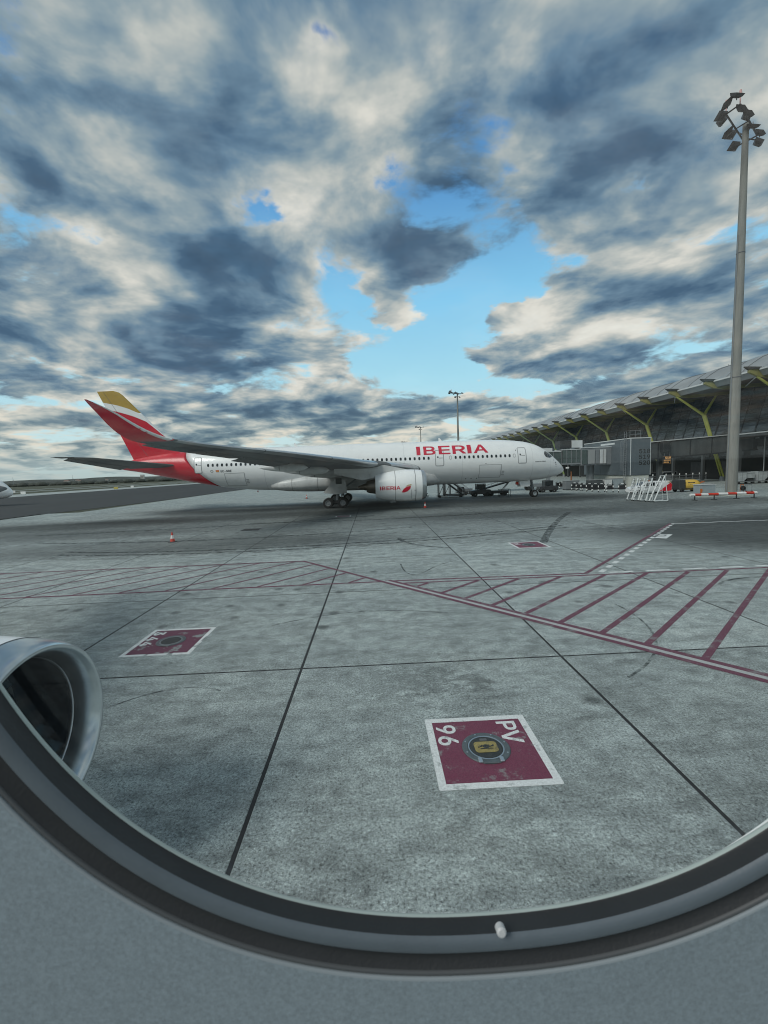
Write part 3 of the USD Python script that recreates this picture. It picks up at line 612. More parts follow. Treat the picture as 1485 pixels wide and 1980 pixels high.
lad = part(blk, 'ladder', J(bar((-1.95, 0.9, 0.2), (-1.95, 0.9, 9.6), 0.05), bar((-1.95, 1.5, 0.2), (-1.95, 1.5, 9.6), 0.05), *[bar((-1.95, 0.9, 0.5 + 0.32 * i), (-1.95, 1.5, 0.5 + 0.32 * i), 0.035) for i in range(28)]), steel_grey)
part(blk, 'ladder_cage', J(*[tube([(-1.95, 0.85, z), (-2.5, 0.85, z), (-2.5, 1.55, z), (-1.95, 1.55, z)], 0.025, 5) for z in (3.2, 4.4, 5.6, 6.8, 8.0)], *[bar((-2.5, y, 3.2), (-2.5, y, 8.0), 0.03) for y in (0.85, 1.2, 1.55)]), steel_grey)
part(blk, 'roof_rail', J(*[bar((-1.6 + 0.9 * i, 0.5, 8.4), (-1.6 + 0.9 * i, 0.5, 9.7), 0.04) for i in range(3)], bar((-1.6, 0.5, 9.7), (0.2, 0.5, 9.7), 0.04), bar((-1.6, 0.5, 9.1), (0.2, 0.5, 9.1), 0.04)), steel_grey)
for i, s in enumerate(('518', '519', '520')):
    tm = meshkit.text_mesh(s, 0.68, 0.02, bold=True); tm.apply_scale((1.12, 1, 1)); tm.vertices = tm.vertices[:, [0, 2, 1]] * (1, -1, 1); tm.invert()
    tm.apply_translation((-0.42, -0.024, 6.2 - i * 0.95 - 0.3))
    part(blk, 'number', tm, wall_dark)

# ------------------------------------------------------------------ covered walkway from the block to the terminal
walk_panel = look('walk_panel', (0.066, 0.072, 0.073), 0.5, vary=0.25, vscale=0.6, damt=0.3, dscale=0.8, aniso=(1.5, 1, 0.15))
wk = thing('boarding_walkway', 'grey panelled walkway sloping up from the numbered block to the terminal', 'walkway', (46.4, 80.0, 0))
zb, zt = (lambda x: 4.63 + 0.054 * x), (lambda x: 7.7 + 0.055 * x)
xs = [0, 4.1, 8.2, 10.3, 14.4, 18.6, 22.7, 26.8]
part(wk, 'floor_beam', loft([[(x, -0.1, zb(x) - .25), (x, 3.0, zb(x) - .25), (x, 3.0, zb(x)), (x, -0.1, zb(x))] for x in (0, 27.5)]), mullion_dark)
part(wk, 'roof_cap', loft([[(x, -0.25, zt(x)), (x, 3.1, zt(x)), (x, 3.1, zt(x) + .14), (x, -0.25, zt(x) + .14)] for x in (0, 27.5)]), fascia_white)
part(wk, 'core', loft([[(x, 0.14, zb(x)), (x, 2.9, zb(x)), (x, 2.9, zt(x)), (x, 0.14, zt(x))] for x in (0, 27.5)]), mullion_dark)
for i in range(len(xs) - 1):
    a, b = xs[i] + .18, xs[i + 1] - .18
    part(wk, 'side_panel', loft([[(x, 0.0, zb(x) + .03), (x, 0.13, zb(x) + .03), (x, 0.13, zt(x) - .25), (x, 0.0, zt(x) - .25)] for x in (a, b)]), walk_panel)
part(wk, 'support_leg', cbox(9.0, 9.7, 0.9, 1.8, 0, 4.9, 0.03), wall_grey); part(wk, 'support_leg', cbox(24.3, 24.9, 0.9, 1.8, 0, 5.7, 0.03), wall_grey)
part(wk, 'light_box', cbox(8.4, 9.7, -1.0, -0.05, 6.2, 8.2, 0.05), black_plain)
part(wk, 'post', cyl((28.3, -0.6, 0), (28.3, -0.6, 10.2), 0.09, n=8), fascia_white)
sg_ = thing('gate_sign', 'small black gate sign with amber characters hung below the walkway', 'sign', (55.85, 79.4, 3.95))
part(sg_, 'panel', cbox(-0.8, 0.8, 0, 0.14, 0, 1.45, 0.02), black_plain)
amber = glow('amber_letters', (1.0, 0.55, 0.2), 0.45)
part(sg_, 'border', J(box(-0.78, 0.78, -0.012, 0.0, 1.38, 1.42), box(0.74, 0.78, -0.012, 0.0, 0.03, 1.38), box(-0.78, 0.74, -0.012, 0.0, 0.03, 0.06)), glow('amber_border', (0.9, 0.5, 0.2), 0.22))
for s, h, x, z in (('S19', 0.42, -0.38, 0.86), ('519 520', 0.22, -0.62, 0.50), ('SALIDA', 0.2, -0.62, 0.16)):
    tm = meshkit.text_mesh(s, h, 0.012, bold=True); tm.vertices = tm.vertices[:, [0, 2, 1]] * (1, -1, 1); tm.invert(); tm.apply_translation((x, -0.004, z)); part(sg_, 'lettering', tm, amber)
part(sg_, 'hanger', J(bar((-0.5, 0.07, 1.45), (-0.5, 0.07, 2.1), 0.05), bar((0.5, 0.07, 1.45), (0.5, 0.07, 2.1), 0.05)), steel_grey)

# ------------------------------------------------------------------ telescopic jet bridge
bridge_glass = look('bridge_glass', (0.045, 0.07, 0.066), 0.15, vary=0.4, vscale=0.8, aniso=(2, 2, 0.4))
jb = thing('jet_bridge', 'glazed telescopic boarding bridge reaching to the far side of the red-lettered airliner', 'jet bridge', (40.2, 75.5, 0))
def jpart(nm, x0, x1, y0, y1, z0, z1, mat, b=0.03): return part(jb, nm, cbox(x0, x1, y0, y1, z0, z1, b), mat)
jpart('rotunda', -2.6, 2.9, 0.2, 4.4, 4.2, 7.25, steel_grey); jpart('rotunda_roof', -2.7, 2.95, 0.1, 4.5, 7.27, 7.42, fascia_white)
for x0, x1, mt in ((-2.5, -1.55, bridge_glass), (-1.4, -0.2, seam_grey), (0.0, 0.55, steel_grey), (0.75, 1.25, fascia_white), (1.4, 1.85, wing_white)): jpart('wall_panel', x0, x1, 0.05, 0.19, 4.45, 6.95, mt, 0.02)
# tunnel sections running left
tunnels = [(-2.6, -6.0, 0.4, 3.6, 4.45, 7.2), (-6.0, -16.0, 0.7, 3.3, 4.3, 6.95)]
for i, (xa, xb, ya, yb, z0, z1) in enumerate(tunnels):
    jpart('tunnel_floor', xb, xa - 0.02, ya, yb, z0, z0 + 0.28, steel_grey); jpart('tunnel_roof', xb, xa - 0.02, ya - 0.1, yb + 0.1, z1 - 0.14, z1, fascia_white)
    nn = 4 if i == 0 else 7
    for q in range(nn):
        a_, b_ = xb + (xa - xb) * q / nn + 0.06, xb + (xa - xb) * (q + 1) / nn - 0.06
        jpart('glass_panel', a_, b_, ya, ya + 0.06, z0 + 0.3, z1 - 0.16, bridge_glass, 0.01)
        jpart('mullion', b_ + 0.01, b_ + 0.10, ya - 0.05, ya + 0.12, z0 + 0.29, z1 - 0.15, steel_grey, 0.01)
    jpart('rail', xb, xa - 0.02, ya - 0.04, ya + 0.03, z0 + 1.1, z0 + 1.16, mullion_dark, 0.01)
    part(jb, 'far_wall', box(xb, xa - 0.03, yb - 0.08, yb, z0 + 0.29, z1 - 0.15), panes[0])
jpart('cab', -19.2, -16.0, 0.2, 3.8, 4.2, 7.25, steel_grey)
ac = part(jb, 'roof_unit', cbox(-6.3, -4.2, 0.6, 2.8, 7.45, 8.75, 0.05), black_plain); jpart('roof_unit_cover', -4.15, -2.2, 0.6, 2.8, 7.45, 8.75, fascia_white)
jpart('roof_unit_cover', -9.6, -7.6, 0.8, 2.2, 6.98, 7.55, fascia_white)
part(jb, 'mast_post', cyl((-10.2, 0.5, 4.2), (-10.2, 0.5, 7.7), 0.14, n=8), steel_grey)
for x in (-11.4, -8.2): part(jb, 'lift_column', cbox(x - 0.28, x + 0.28, 0.9, 1.5, 0.9, 5.2, 0.04), steel_grey); part(jb, 'lift_ram', cyl((x, 1.9, 1.2), (x, 1.9, 4.4), 0.14, n=10), bare_metal)
jpart('bogie', -12.0, -7.6, 0.7, 2.2, 0.7, 1.25, steel_grey)
for x in (-11.6, -8.0):
    for y in (0.5, 2.2): part(jb, 'wheel', cyl((x, y, 0.55), (x, y + 0.35, 0.55), 0.55, n=18), tyre_rubber, smooth=30)
part(jb, 'rotunda_column', cyl((0.1, 2.3, 0), (0.1, 2.3, 4.2), 0.65, n=18), steel_grey, smooth=30)
part(jb, 'orange_jack', cyl((-4.1, 0.9, 1.4), (-4.1, 0.9, 3.2), 0.13, n=8), look('rust_brown', (0.25, 0.10, 0.04), 0.6))
for x in (-6.6, -5.1): part(jb, 'work_lamp', cbox(x - 0.25, x + 0.25, 0.1, 0.4, 3.75, 4.05, 0.03), white_plain)

# ------------------------------------------------------------------ the parked wide-body airliner (nose to the right)
CY = 61.0
air = thing('airliner', 'large white airliner with red tail, gold fin tip and red lettering, parked across the apron', 'airliner', (0, CY, 0))
_x = [-35.2, -34.6, -33, -30, -26.4, -22.2, -20, -15.8, -11, -6, 10, 16, 18.5, 20.2, 21.7, 23.1, 23.94, 24.5, 25.2, 25.92, 26.78, 27.35, 27.58, 27.64]
_t = [6.95, 7.1, 7.52, 7.98, 8.32, 8.48, 8.50, 8.50, 8.50, 8.50, 8.48, 8.43, 8.34, 8.19, 7.98, 7.6, 7.23, 6.90, 6.40, 5.76, 4.96, 4.30, 3.92, 3.76]
_b = [6.15, 6.0, 5.72, 5.06, 4.22, 3.36, 2.98, 2.52, 2.35, 2.30, 2.30, 2.31, 2.32, 2.34, 2.37, 2.44, 2.49, 2.55, 2.66, 2.81, 3.06, 3.35, 3.58, 3.70]
_w = [0.32, 0.5, 0.86, 1.45, 2.12, 2.68, 2.86, 2.98, 2.98, 2.98, 2.98, 2.98, 2.96, 2.88, 2.75, 2.55, 2.38, 2.22, 1.98, 1.66, 1.16, 0.66, 0.26, 0.03]
fT, fB, fW = interp(_x, _t), interp(_x, _b), interp(_x, _w)
def fus_y(X, z):
    """Half breadth of the hull at station X and height z."""
    zc, hh = (fT(X) + fB(X)) / 2, (fT(X) - fB(X)) / 2
    s = np.clip((z - zc) / hh, -0.999, 0.999)
    return fW(X) * np.sqrt(1 - s * s)
def hull_ring(X, n=64):
    th = np.arange(n) * 2 * PI / n
    zc, hh = (fT(X) + fB(X)) / 2, (fT(X) - fB(X)) / 2
    return np.stack([np.broadcast_to(X, th.shape), fW(X) * np.cos(th), zc + hh * np.sin(th)], -1)
def xb_red(z): return -21.44 + np.interp(z, [2.5, 3.31, 4.41, 5.97, 7.13, 8.27, 9.0], [1.1, 0, -1.33, -2.89, -3.73, -4.2, -4.35])
def sheared(Xs, red):
    rings = []
    for s in Xs:
        th = np.arange(64) * 2 * PI / 64; X = np.full(64, -24.0)
        for _ in range(8):
            z = (fT(X) + fB(X)) / 2 + (fT(X) - fB(X)) / 2 * np.sin(th)
            X = xb_red(z) * (1 - s) + (-35.2 if red else -14.0) * s
        rings.append(np.stack([X, fW(X) * np.cos(th), z], -1))
    return rings
s_ = np.linspace(0, 1, 26)
body = part(air, 'fuselage', loft(sheared(s_[::-1], False)[:1] and (sheared(np.linspace(0, 1, 12), False) + [hull_ring(x) for x in np.concatenate([np.linspace(-12, 16, 15), np.linspace(17, 26.6, 40), np.linspace(26.8, 27.64, 16)])])), white_paint, smooth=True)
tail = part(air, 'tail_section', loft(sheared(s_, True)), red_paint, smooth=True, label='red painted tail cone')
part(air, 'exhaust_cap', loft([hull_ring(-35.2), hull_ring(-35.2) * (1, 0.7, 1) - (0.35, 0, 0)]), bare_metal)
OFF = 0.012
def on_hull(mesh2d, off=OFF, maxe=0.22, sub=True):
    """A flat mesh in (X, z) with depth along its third axis, laid on the near side of the hull."""
    v, f = mesh2d.vertices, mesh2d.faces
    if sub:
        v, f = trimesh.remesh.subdivide_to_size(v, f, maxe, max_iter=9)
    X, z, d = v[:, 0], v[:, 1], v[:, 2]
    y = -(fus_y(np.clip(X, -35.1, 27.6), z) + off + d)
    return trimesh.Trimesh(np.stack([X, y, z], -1), f, process=False)
def flat(poly, d=0.004): return extr(poly, d)
def outline(poly, w): return poly.buffer(w / 2).difference(poly.buffer(-w / 2))
# cabin windows
def win(X, z, w=0.30, h=0.43):
    t = np.arange(12) * 2 * PI / 12
    return np.stack([X + w / 2 * np.sign(np.cos(t)) * np.abs(np.cos(t)) ** 0.8, z + h / 2 * np.sign(np.sin(t)) * np.abs(np.sin(t)) ** 0.8], -1)
zw = lambda X: 6.00 + (18.9 - X) * 0.0048
wx = [18.9 - 0.62 * i for i in range(13)] + [7.75 - 0.636 * i for i in range(48)]
for X in wx:
    part(air, 'window', on_hull(flat(win(X, zw(X))), 0.010, sub=False), window_dark)
for X in (19.55, 10.75):
    part(air, 'plugged_window', on_hull(flat(outline(sg.Polygon(win(X, zw(X), .32, .46)), 0.05))), seam_grey)
# doors: a plate, its frame and a small window
def door(x0, x1, z0, z1, tilt=0.0):
    p = sg.box(x0, z0, x1, z1).buffer(-0.15).buffer(0.15)
    d_ = part(air, 'door', on_hull(flat(p.buffer(-0.05)), 0.006), white_paint)
    part(d_, 'door_frame', on_hull(flat(outline(p, 0.09)), 0.009), seam_grey)
    part(d_, 'door_window', on_hull(flat(win(x0 + 0.32, (z0 + z1) / 2 + 0.12, .2, .26)), 0.014, sub=False), window_dark)
    part(d_, 'door_handle', on_hull(flat(sg.box(x0 + 0.45, (z0 + z1) / 2 - 0.05, x0 + 1.0, (z0 + z1) / 2 + 0.03)), 0.014), seam_grey)
    return d_
door(20.1, 21.25, 4.92, 7.05); door(8.7, 9.8, 4.97, 7.1); door(-24.1, -23.1, 5.2, 7.28)
for x0, x1, z0, z1 in ((14.75, 17.75, 3.1, 4.86), (-20.0, -17.3, 3.3, 5.02)):
    c_ = part(air, 'cargo_door', on_hull(flat(sg.box(x0, z0, x1, z1).buffer(-0.06)), 0.006), white_paint)
    part(c_, 'door_frame', on_hull(flat(outline(sg.box(x0, z0, x1, z1), 0.05)), 0.009), seam_grey)
    part(c_, 'latch_marks', on_hull(J(*[flat(sg.box(x1 + 0.15 + 0.12 * (q % 3), z0 + 0.3 + 0.22 * (q // 3), x1 + 0.22 + 0.12 * (q % 3), z0 + 0.42 + 0.22 * (q // 3))) for q in range(9)]), 0.009), seam_grey)
# fine skin joints round the hull
for X in (24.9, 22.2, 12.4, 4.4, -14.6):
    r = [np.stack([hull_ring(X + dx)[:, 0], hull_ring(X + dx)[:, 1] * (1 + 0.0015), (hull_ring(X + dx)[:, 2] - 5.4) * 1.0012 + 5.4], -1) for dx in (0, 0.03)]
    part(air, 'skin_joint', loft(r, cap=False), look('joint_pale', (0.5, 0.51, 0.51), 0.5))
for X, z, r in ((13.0, 3.05, .07), (13.75, 3.03, .07), (14.5, 3.05, .07), (15.6, 5.05, .06), (19.85, 6.72, .07), (25.85, 4.85, .08), (25.85, 4.6, .08), (25.85, 4.33, .05), (25.5, 5.2, .05)):
    part(air, 'sensor_port', on_hull(flat(sg.Point(X, z).buffer(r, 4)), 0.009, sub=False), window_dark)
# flight deck windows
fd = sg.Polygon([(24.05, 6.05), (24.2, 6.42), (24.52, 6.46), (24.95, 6.2), (25.42, 5.80), (25.35, 5.68), (24.85, 5.55), (24.25, 5.66)]).buffer(-0.08).buffer(0.1)
fdm = part(air, 'flight_deck_window', on_hull(flat(fd), 0.012, 0.12), window_dark)
part(fdm, 'window_frame', on_hull(J(*[flat(line_poly(a, b, .045)) for a, b in (((24.62, 5.6), (24.55, 6.42)), ((25.02, 5.62), (24.92, 6.2)))]), 0.02, 0.1), seam_grey)
fdp = on_hull(flat(fd), 0.012, 0.12); fdp.vertices[:, 1] *= -1; fdp.invert(); part(air, 'flight_deck_window', fdp, window_dark)
# big red title, one part per letter
SPANS = [('I', 6.15, 6.68), ('B', 7.12, 8.78), ('E', 9.2, 10.8), ('R', 11.1, 12.95), ('I', 13.15, 13.72), ('A', 14.0, 16.0)]
def title(x0, k, z0, h):
    """Six wide capitals, each its own mesh, in (x, z)."""
    out = []
    for ch, a_, b_ in SPANS:
        m = flat(sg.box(0, 0, 1, 1)) if ch == 'I' else meshkit.text_mesh(ch, 1.0, 0.004, bold=True); lo, hi = m.bounds
        m.vertices = (m.vertices - lo) / (hi - lo) * ((b_ - a_) * k, h, 0.004) + (x0 + (a_ - 6.15) * k, z0, 0); out.append(m)
    return out
for c in title(6.15, 1.0, 6.52, 1.19): part(air, 'title_letter', on_hull(c, 0.012, 0.25), letter_red)
def small_text(s, x0, x1, z0, z1, mat, nm):
    t = meshkit.text_mesh(s, 1.0, 0.004, bold=True); lo, hi = t.bounds
    t.vertices = (t.vertices - lo) / np.where(hi - lo > 0, hi - lo, 1) * (x1 - x0, z1 - z0, 0.004) + (x0, z0, 0)
    return part(air, nm, on_hull(t, 0.010, 0.3), mat)
small_text('EC-NBE', -20.48, -19.0, 5.2, 5.5, letter_black, 'registration')
small_text('MUSEO DEL PRADO', 22.55, 24.15, 4.98, 5.13, seam_dark, 'aircraft_name')
fl = part(air, 'flag', on_hull(J(flat(sg.box(-21.15, 5.25, -20.7, 5.32)), flat(sg.box(-21.15, 5.45, -20.7, 5.52))), 0.012), letter_red)
part(fl, 'flag_centre', on_hull(flat(sg.box(-21.15, 5.32, -20.7, 5.45)), 0.012), yellow_paint)
part(air, 'emblem', on_hull(flat(outline(sg.Point(-21.7, 5.38).buffer(.16), 0.05)), 0.012), seam_dark)
# aerials on the crown
for X in (-10.6, 9.9): part(air, 'aerial', loft([[(X - .25, -.03, 8.45), (X + .25, -.03, 8.45), (X + .25, .03, 8.45), (X - .25, .03, 8.45)], [(X - .3, -.02, 8.95), (X - .12, -.02, 8.95), (X - .12, .02, 8.95), (X - .3, .02, 8.95)]]), white_paint)
part(air, 'belly_beacon', cyl((-16.4, 0, 2.45), (-16.4, 0, 2.2), 0.1, 0.05), red_paint)

# --- wings
def foil(n=14, t=0.12):
    x = (1 - np.cos(np.linspace(0, PI, n))) / 2
    yt = 5 * t * (0.2969 * np.sqrt(x) - 0.126 * x - 0.3516 * x ** 2 + 0.2843 * x ** 3 - 0.1036 * x ** 4)
    cam_ = 0.02 * 4 * x * (1 - x)
    up = np.stack([x, cam_ + yt * 0.95], -1); dn = np.stack([x, cam_ - yt * 1.05], -1)
    return np.vstack([up, dn[::-1][1:-1]])
_d = [-3.0, 0, 9.5, 20, 27.5, 28.8, 29.8, 30.6, 31.4, 32.0, 32.62]
_le = [8.9, 6.6, -0.05, -7.4, -12.65, -13.6, -14.3, -14.9, -15.45, -15.9, -16.35]
_ch = [15.0, 13.2, 8.3, 5.3, 2.95, 2.5, 2.05, 1.6, 1.1, 0.65, 0.12]
_zz = [4.35, 4.62, 5.46, 6.42, 7.02, 7.24, 7.62, 8.12, 8.66, 9.0, 9.29]
_th = [0.13, 0.13, 0.11, 0.10, 0.095, 0.09, 0.085, 0.08, 0.075, 0.07, 0.06]
wLE, wCH, wZ, wTH = interp(_d, _le), interp(_d, _ch), interp(_d, _zz), interp(_d, _th)
dZ = wZ.derivative()
def wing_ring(d, sgn, c0=0.0, c1=1.0, drop=0.0):
    p = foil(t=float(wTH(d))); ch = float(wCH(d)); a = math.atan(float(dZ(d)))
    X = float(wLE(d)) - p[:, 0] * ch; h = p[:, 1] * ch
    tw = -0.02 * (p[:, 0] - 0.3) * ch           # a little wash-out
    y = 2.9 + d - np.sin(a) * h; z = float(wZ(d)) + np.cos(a) * h + tw
    return np.stack([X, sgn * y, z], -1)
def pod(x0, x1, y, z, r, rz, n=16, k=14, tiltz=0.0):
    out = []
    for i in range(k):
        s = i / (k - 1); q = max(0.02, (math.sin(PI * s ** 0.75)) ** 0.62); th = np.arange(n) * 2 * PI / n
        out.append(np.stack([np.full(n, x0 + (x1 - x0) * s), y + r * q * np.cos(th), z + tiltz * s + rz * q * np.sin(th)], -1))
    return loft(out)
EY, EZ = 10.4, 2.74
for sgn in (-1, 1):
    nearw = sgn < 0
    wing = part(air, 'wing', loft([wing_ring(d, sgn) for d in np.concatenate([np.linspace(-2.6, 9.5, 10), np.linspace(11, 28.5, 12)])]), wing_grey, smooth=35)
    part(air, 'wingtip', loft([wing_ring(d, sgn) for d in np.linspace(28.5, 32.62, 16)]), red_paint, smooth=35, label='red upswept wingtip')
    # pale leading edge, flaps and ailerons as pieces of their own
    def le_strip(d):
        p = foil(t=float(wTH(d)))[[4, 3, 2, 1, 0, -1, -2, -3]]; ch = float(wCH(d)); a = math.atan(float(dZ(d)))
        X = float(wLE(d)) - p[:, 0] * ch + 0.012; h = p[:, 1] * ch * 1.03
        return np.stack([X, sgn * (2.9 + d - np.sin(a) * h), float(wZ(d)) + np.cos(a) * h + -0.02 * (p[:, 0] - 0.3) * ch], -1)
    for a_, b_ in ((0.3, 6.0), (8.4, 15), (15.1, 22), (22.1, 28.3)): part(wing, 'slat', loft([le_strip(d) for d in np.linspace(a_, b_, 8)], cap=False), bare_metal, smooth=60)
    part(wing, 'tip_leading_edge', loft([le_strip(d) for d in np.linspace(28.6, 32.3, 12)], cap=False), white_paint, smooth=60)
    def flap(d0, d1, f0, droop):
        rs = []
        for d in np.linspace(d0, d1, 5):
            ch = float(wCH(d)); le = float(wLE(d)); z0 = float(wZ(d)); xa, xc = le - f0 * ch, le - 1.015 * ch; zt_ = z0 - 0.02 * 0.6 * ch
            rs.append([(xa, sgn * (2.9 + d), zt_ - 0.02), (xa - 0.1, sgn * (2.9 + d), zt_ - 0.22), (xc, sgn * (2.9 + d), zt_ - droop - 0.05), (xc, sgn * (2.9 + d), zt_ - droop)])
        return loft(rs)
    for d0, d1, f0, dr in ((1.0, 8.9, 0.80, 0.42), (9.2, 19.5, 0.78, 0.34), (19.7, 23.4, 0.78, 0.12), (23.6, 28.0, 0.77, 0.10)): part(wing, 'flap', flap(d0, d1, f0, dr), wing_grey)
    for d, L, r in ((13.6, 5.0, 0.36), (9.9, 5.4, 0.42), (5.6, 5.8, 0.46)):
        xte = float(wLE(d) - wCH(d)); zz_ = float(wZ(d)) - 0.62
        f_ = part(wing, 'flap_fairing', pod(xte + L - 1.7, xte - 1.75, sgn * (2.9 + d), zz_, r, r * 1.25, tiltz=0.12), wing_white, smooth=True)
        part(f_, 'fairing_joint', lathe([(r * 1.0, 0.0), (r * 1.03, 0.02), (r * 1.0, 0.05)], axis='x', n=16, at=(xte + 0.35, sgn * (2.9 + d), zz_ + 0.05)), seam_dark)
    # engine
    at_ = (0, sgn * EY, EZ)
    eng = part(air, 'engine_cowl', lathe([(1.30, 0.30), (1.38, 0.42), (1.62, 1.4), (1.80, 2.6), (1.885, 3.8), (1.885, 4.6), (1.83, 5.35), (1.77, 5.75)], axis='x', n=64, at=at_), white_paint, smooth=True)
    part(eng, 'intake_lip', lathe([(1.77, 5.75), (1.70, 6.08), (1.60, 6.25), (1.50, 6.28), (1.40, 6.15), (1.36, 5.8)], axis='x', n=64, at=at_), bare_metal, smooth=True)
    part(eng, 'intake_duct', lathe([(1.36, 5.8), (1.42, 5.0), (1.46, 4.4), (0.35, 4.38), (0.2, 4.75), (0.02, 5.05)], axis='x', n=48, at=at_), dark_metal, smooth=30)
    part(eng, 'bypass_duct', lathe([(1.295, 0.32), (1.22, 0.6), (0.8, 1.2)], axis='x', n=48, at=at_), dark_metal, smooth=30)
    part(eng, 'core_nozzle', lathe([(0.98, 1.6), (0.92, 0.5), (0.72, -0.55), (0.62, -0.75), (0.56, -0.7), (0.56, -0.2)], axis='x', n=40, at=at_), burnt_metal, smooth=30)
    part(eng, 'exhaust_plug', lathe([(0.5, -0.2), (0.42, -0.9), (0.1, -1.75), (0.0, -1.8)], axis='x', n=32, at=at_), burnt_metal, smooth=True)
    for X in (2.62, 4.95): part(eng, 'cowl_joint', lathe([(1.802 if X < 3 else 1.872, X - .02), (1.812 if X < 3 else 1.884, X), (1.806 if X < 3 else 1.872, X + .03)], axis='x', n=64, at=at_), seam_dark)
    part(eng, 'cowl_strake', loft([[(3.2, sgn * EY - sgn * 1.3, EZ + 1.36), (4.6, sgn * EY - sgn * 1.3, EZ + 1.36), (4.6, sgn * EY - sgn * 1.27, EZ + 1.39), (3.2, sgn * EY - sgn * 1.27, EZ + 1.39)], [(3.2, sgn * EY - sgn * 1.62, EZ + 1.68), (4.0, sgn * EY - sgn * 1.62, EZ + 1.68), (4.0, sgn * EY - sgn * 1.6, EZ + 1.7), (3.2, sgn * EY - sgn * 1.6, EZ + 1.7)]]), white_paint)
    part(eng, 'drain_mast', box(2.0, 2.7, sgn * EY - .1, sgn * EY + .1, EZ - 1.97, EZ - 1.78), seam_grey)
    part(air, 'pylon', loft([[(4.2, sgn * EY - .2, 4.3), (4.2, sgn * EY + .2, 4.3), (4.2, sgn * EY + .15, 4.62), (4.2, sgn * EY - .15, 4.62)], [(1.5, sgn * EY - .32, 4.0), (1.5, sgn * EY + .32, 4.0), (1.5, sgn * EY + .28, 5.25), (1.5, sgn * EY - .28, 5.25)], [(-1.2, sgn * EY - .3, 3.55), (-1.2, sgn * EY + .3, 3.55), (-1.2, sgn * EY + .3, 5.2), (-1.2, sgn * EY - .3, 5.2)], [(-4.5, sgn * EY - .1, 4.4), (-4.5, sgn * EY + .1, 4.4), (-4.5, sgn * EY + .1, 5.0), (-4.5, sgn * EY - .1, 5.0)]]), wing_white, smooth=30)
    if nearw:
        def on_cowl(m, maxe=0.2):
            v, f = trimesh.remesh.subdivide_to_size(m.vertices, m.faces, maxe, max_iter=9)
            rr = np.interp(v[:, 0], [0.3, 0.42, 1.4, 2.6, 3.8, 4.6, 5.35, 5.75], [1.3, 1.38, 1.62, 1.8, 1.885, 1.885, 1.83, 1.77])
            y = -EY - np.sqrt(np.maximum(rr ** 2 - (v[:, 1] - EZ) ** 2, 0)) - 0.008 - v[:, 2]
            return trimesh.Trimesh(np.stack([v[:, 0], y, v[:, 1]], -1), f, process=False)
        for c in title(0.82, 0.239, 2.34, 0.42): part(eng, 'cowl_letter', on_cowl(c), letter_red)
        part(eng, 'cowl_emblem', on_cowl(flat(sg.Polygon([(3.30, 2.02), (3.55, 2.42), (3.95, 2.68), (4.38, 2.72), (4.3, 2.4), (3.95, 2.1), (3.55, 1.98)]).buffer(-.02).buffer(.02))), letter_red)
        part(eng, 'cowl_emblem', on_cowl(flat(sg.Polygon([(3.72, 2.66), (4.05, 2.86), (4.45, 2.92), (4.42, 2.78), (4.05, 2.76)]))), gold_paint, label='gold stroke of the emblem')
        part(eng, 'access_panel', on_cowl(J(flat(line_poly((4.45, 1.2), (4.45, 2.3), .03)), flat(sg.Point(4.85, 2.2).buffer(.05)))), seam_dark)
# belly fairing
def belly(X, hw, z0, z1, n=40):
    th = np.arange(n) * 2 * PI / n; c, s = np.cos(th), np.sin(th)
    return np.stack([np.full(n, X), hw * np.sign(c) * np.abs(c) ** 0.75, (z0 + z1) / 2 + (z1 - z0) / 2 * np.sign(s) * np.abs(s) ** 0.75], -1)
part(air, 'belly_fairing', loft([belly(*q) for q in ((-14.8, 0.5, 3.0, 3.5), (-14.0, 2.0, 2.5, 3.8), (-12, 2.85, 2.22, 4.1), (-9, 3.2, 2.05, 4.6), (-4, 3.35, 1.98, 5.0), (2, 3.35, 1.98, 5.0), (6, 3.2, 2.05, 4.9), (8.5, 2.7, 2.25, 4.4), (10, 1.2, 2.6, 3.4))]), wing_white, smooth=True)
for X in (-11, -7.5, -4.2): part(air, 'fairing_joint', loft([belly(X + dx, 3.27 + (X > -5) * .09 - (X < -10) * .28, 2.02 + (X < -10) * .11, 4.75 - (X < -10) * .4) for dx in (0, 0.04)], cap=False), seam_dark)
# --- fin: three painted bands
finLE = lambda z: np.interp(z, [7.2, 8.4, 10.24, 16.4, 16.95], [-24.6, -26.84, -28.52, -34.15, -34.9])
finTE = lambda z: np.interp(z, [7.2, 7.59, 16.94], [-33.35, -33.49, -37.57])
def fin_pt(c, z, side, scale=1.0):
    le, te = finLE(z), finTE(z); ch = le - te; t = 0.10 * ch * scale
    yt = 5 * t * (0.2969 * np.sqrt(c) - 0.126 * c - 0.3516 * c ** 2 + 0.2843 * c ** 3 - 0.1036 * c ** 4)
    return np.stack([le - c * ch, side * yt, z], -1)
cc_ = (1 - np.cos(np.linspace(0, PI, 22))) / 2
def zc_solve(zfun):
    """Height of a band edge at each chord fraction, where the edge is given as z over X."""
    z = np.full(len(cc_), 12.0)
    for _ in range(30): z = 0.5 * z + 0.5 * zfun(finLE(z) - cc_ * (finLE(z) - finTE(z)))
    return z
gold_z = lambda X: np.interp(X, [-37.2, -35, -33.5, -32.16], [15.5, 15.0, 14.5, 13.85])
white_z = lambda X: np.interp(X, [-37.2, -35.4, -34, -32.7, -31, -29.8, -28.4, -26], [14.6, 14.2, 13.8, 13.35, 12.55, 11.4, 10.1, 8.6])
zt0, zt1, zt2, zt3 = np.full(22, 7.2), zc_solve(white_z), zc_solve(gold_z), np.interp(cc_, [0, 0.12, 1], [16.75, 16.95, 16.95])
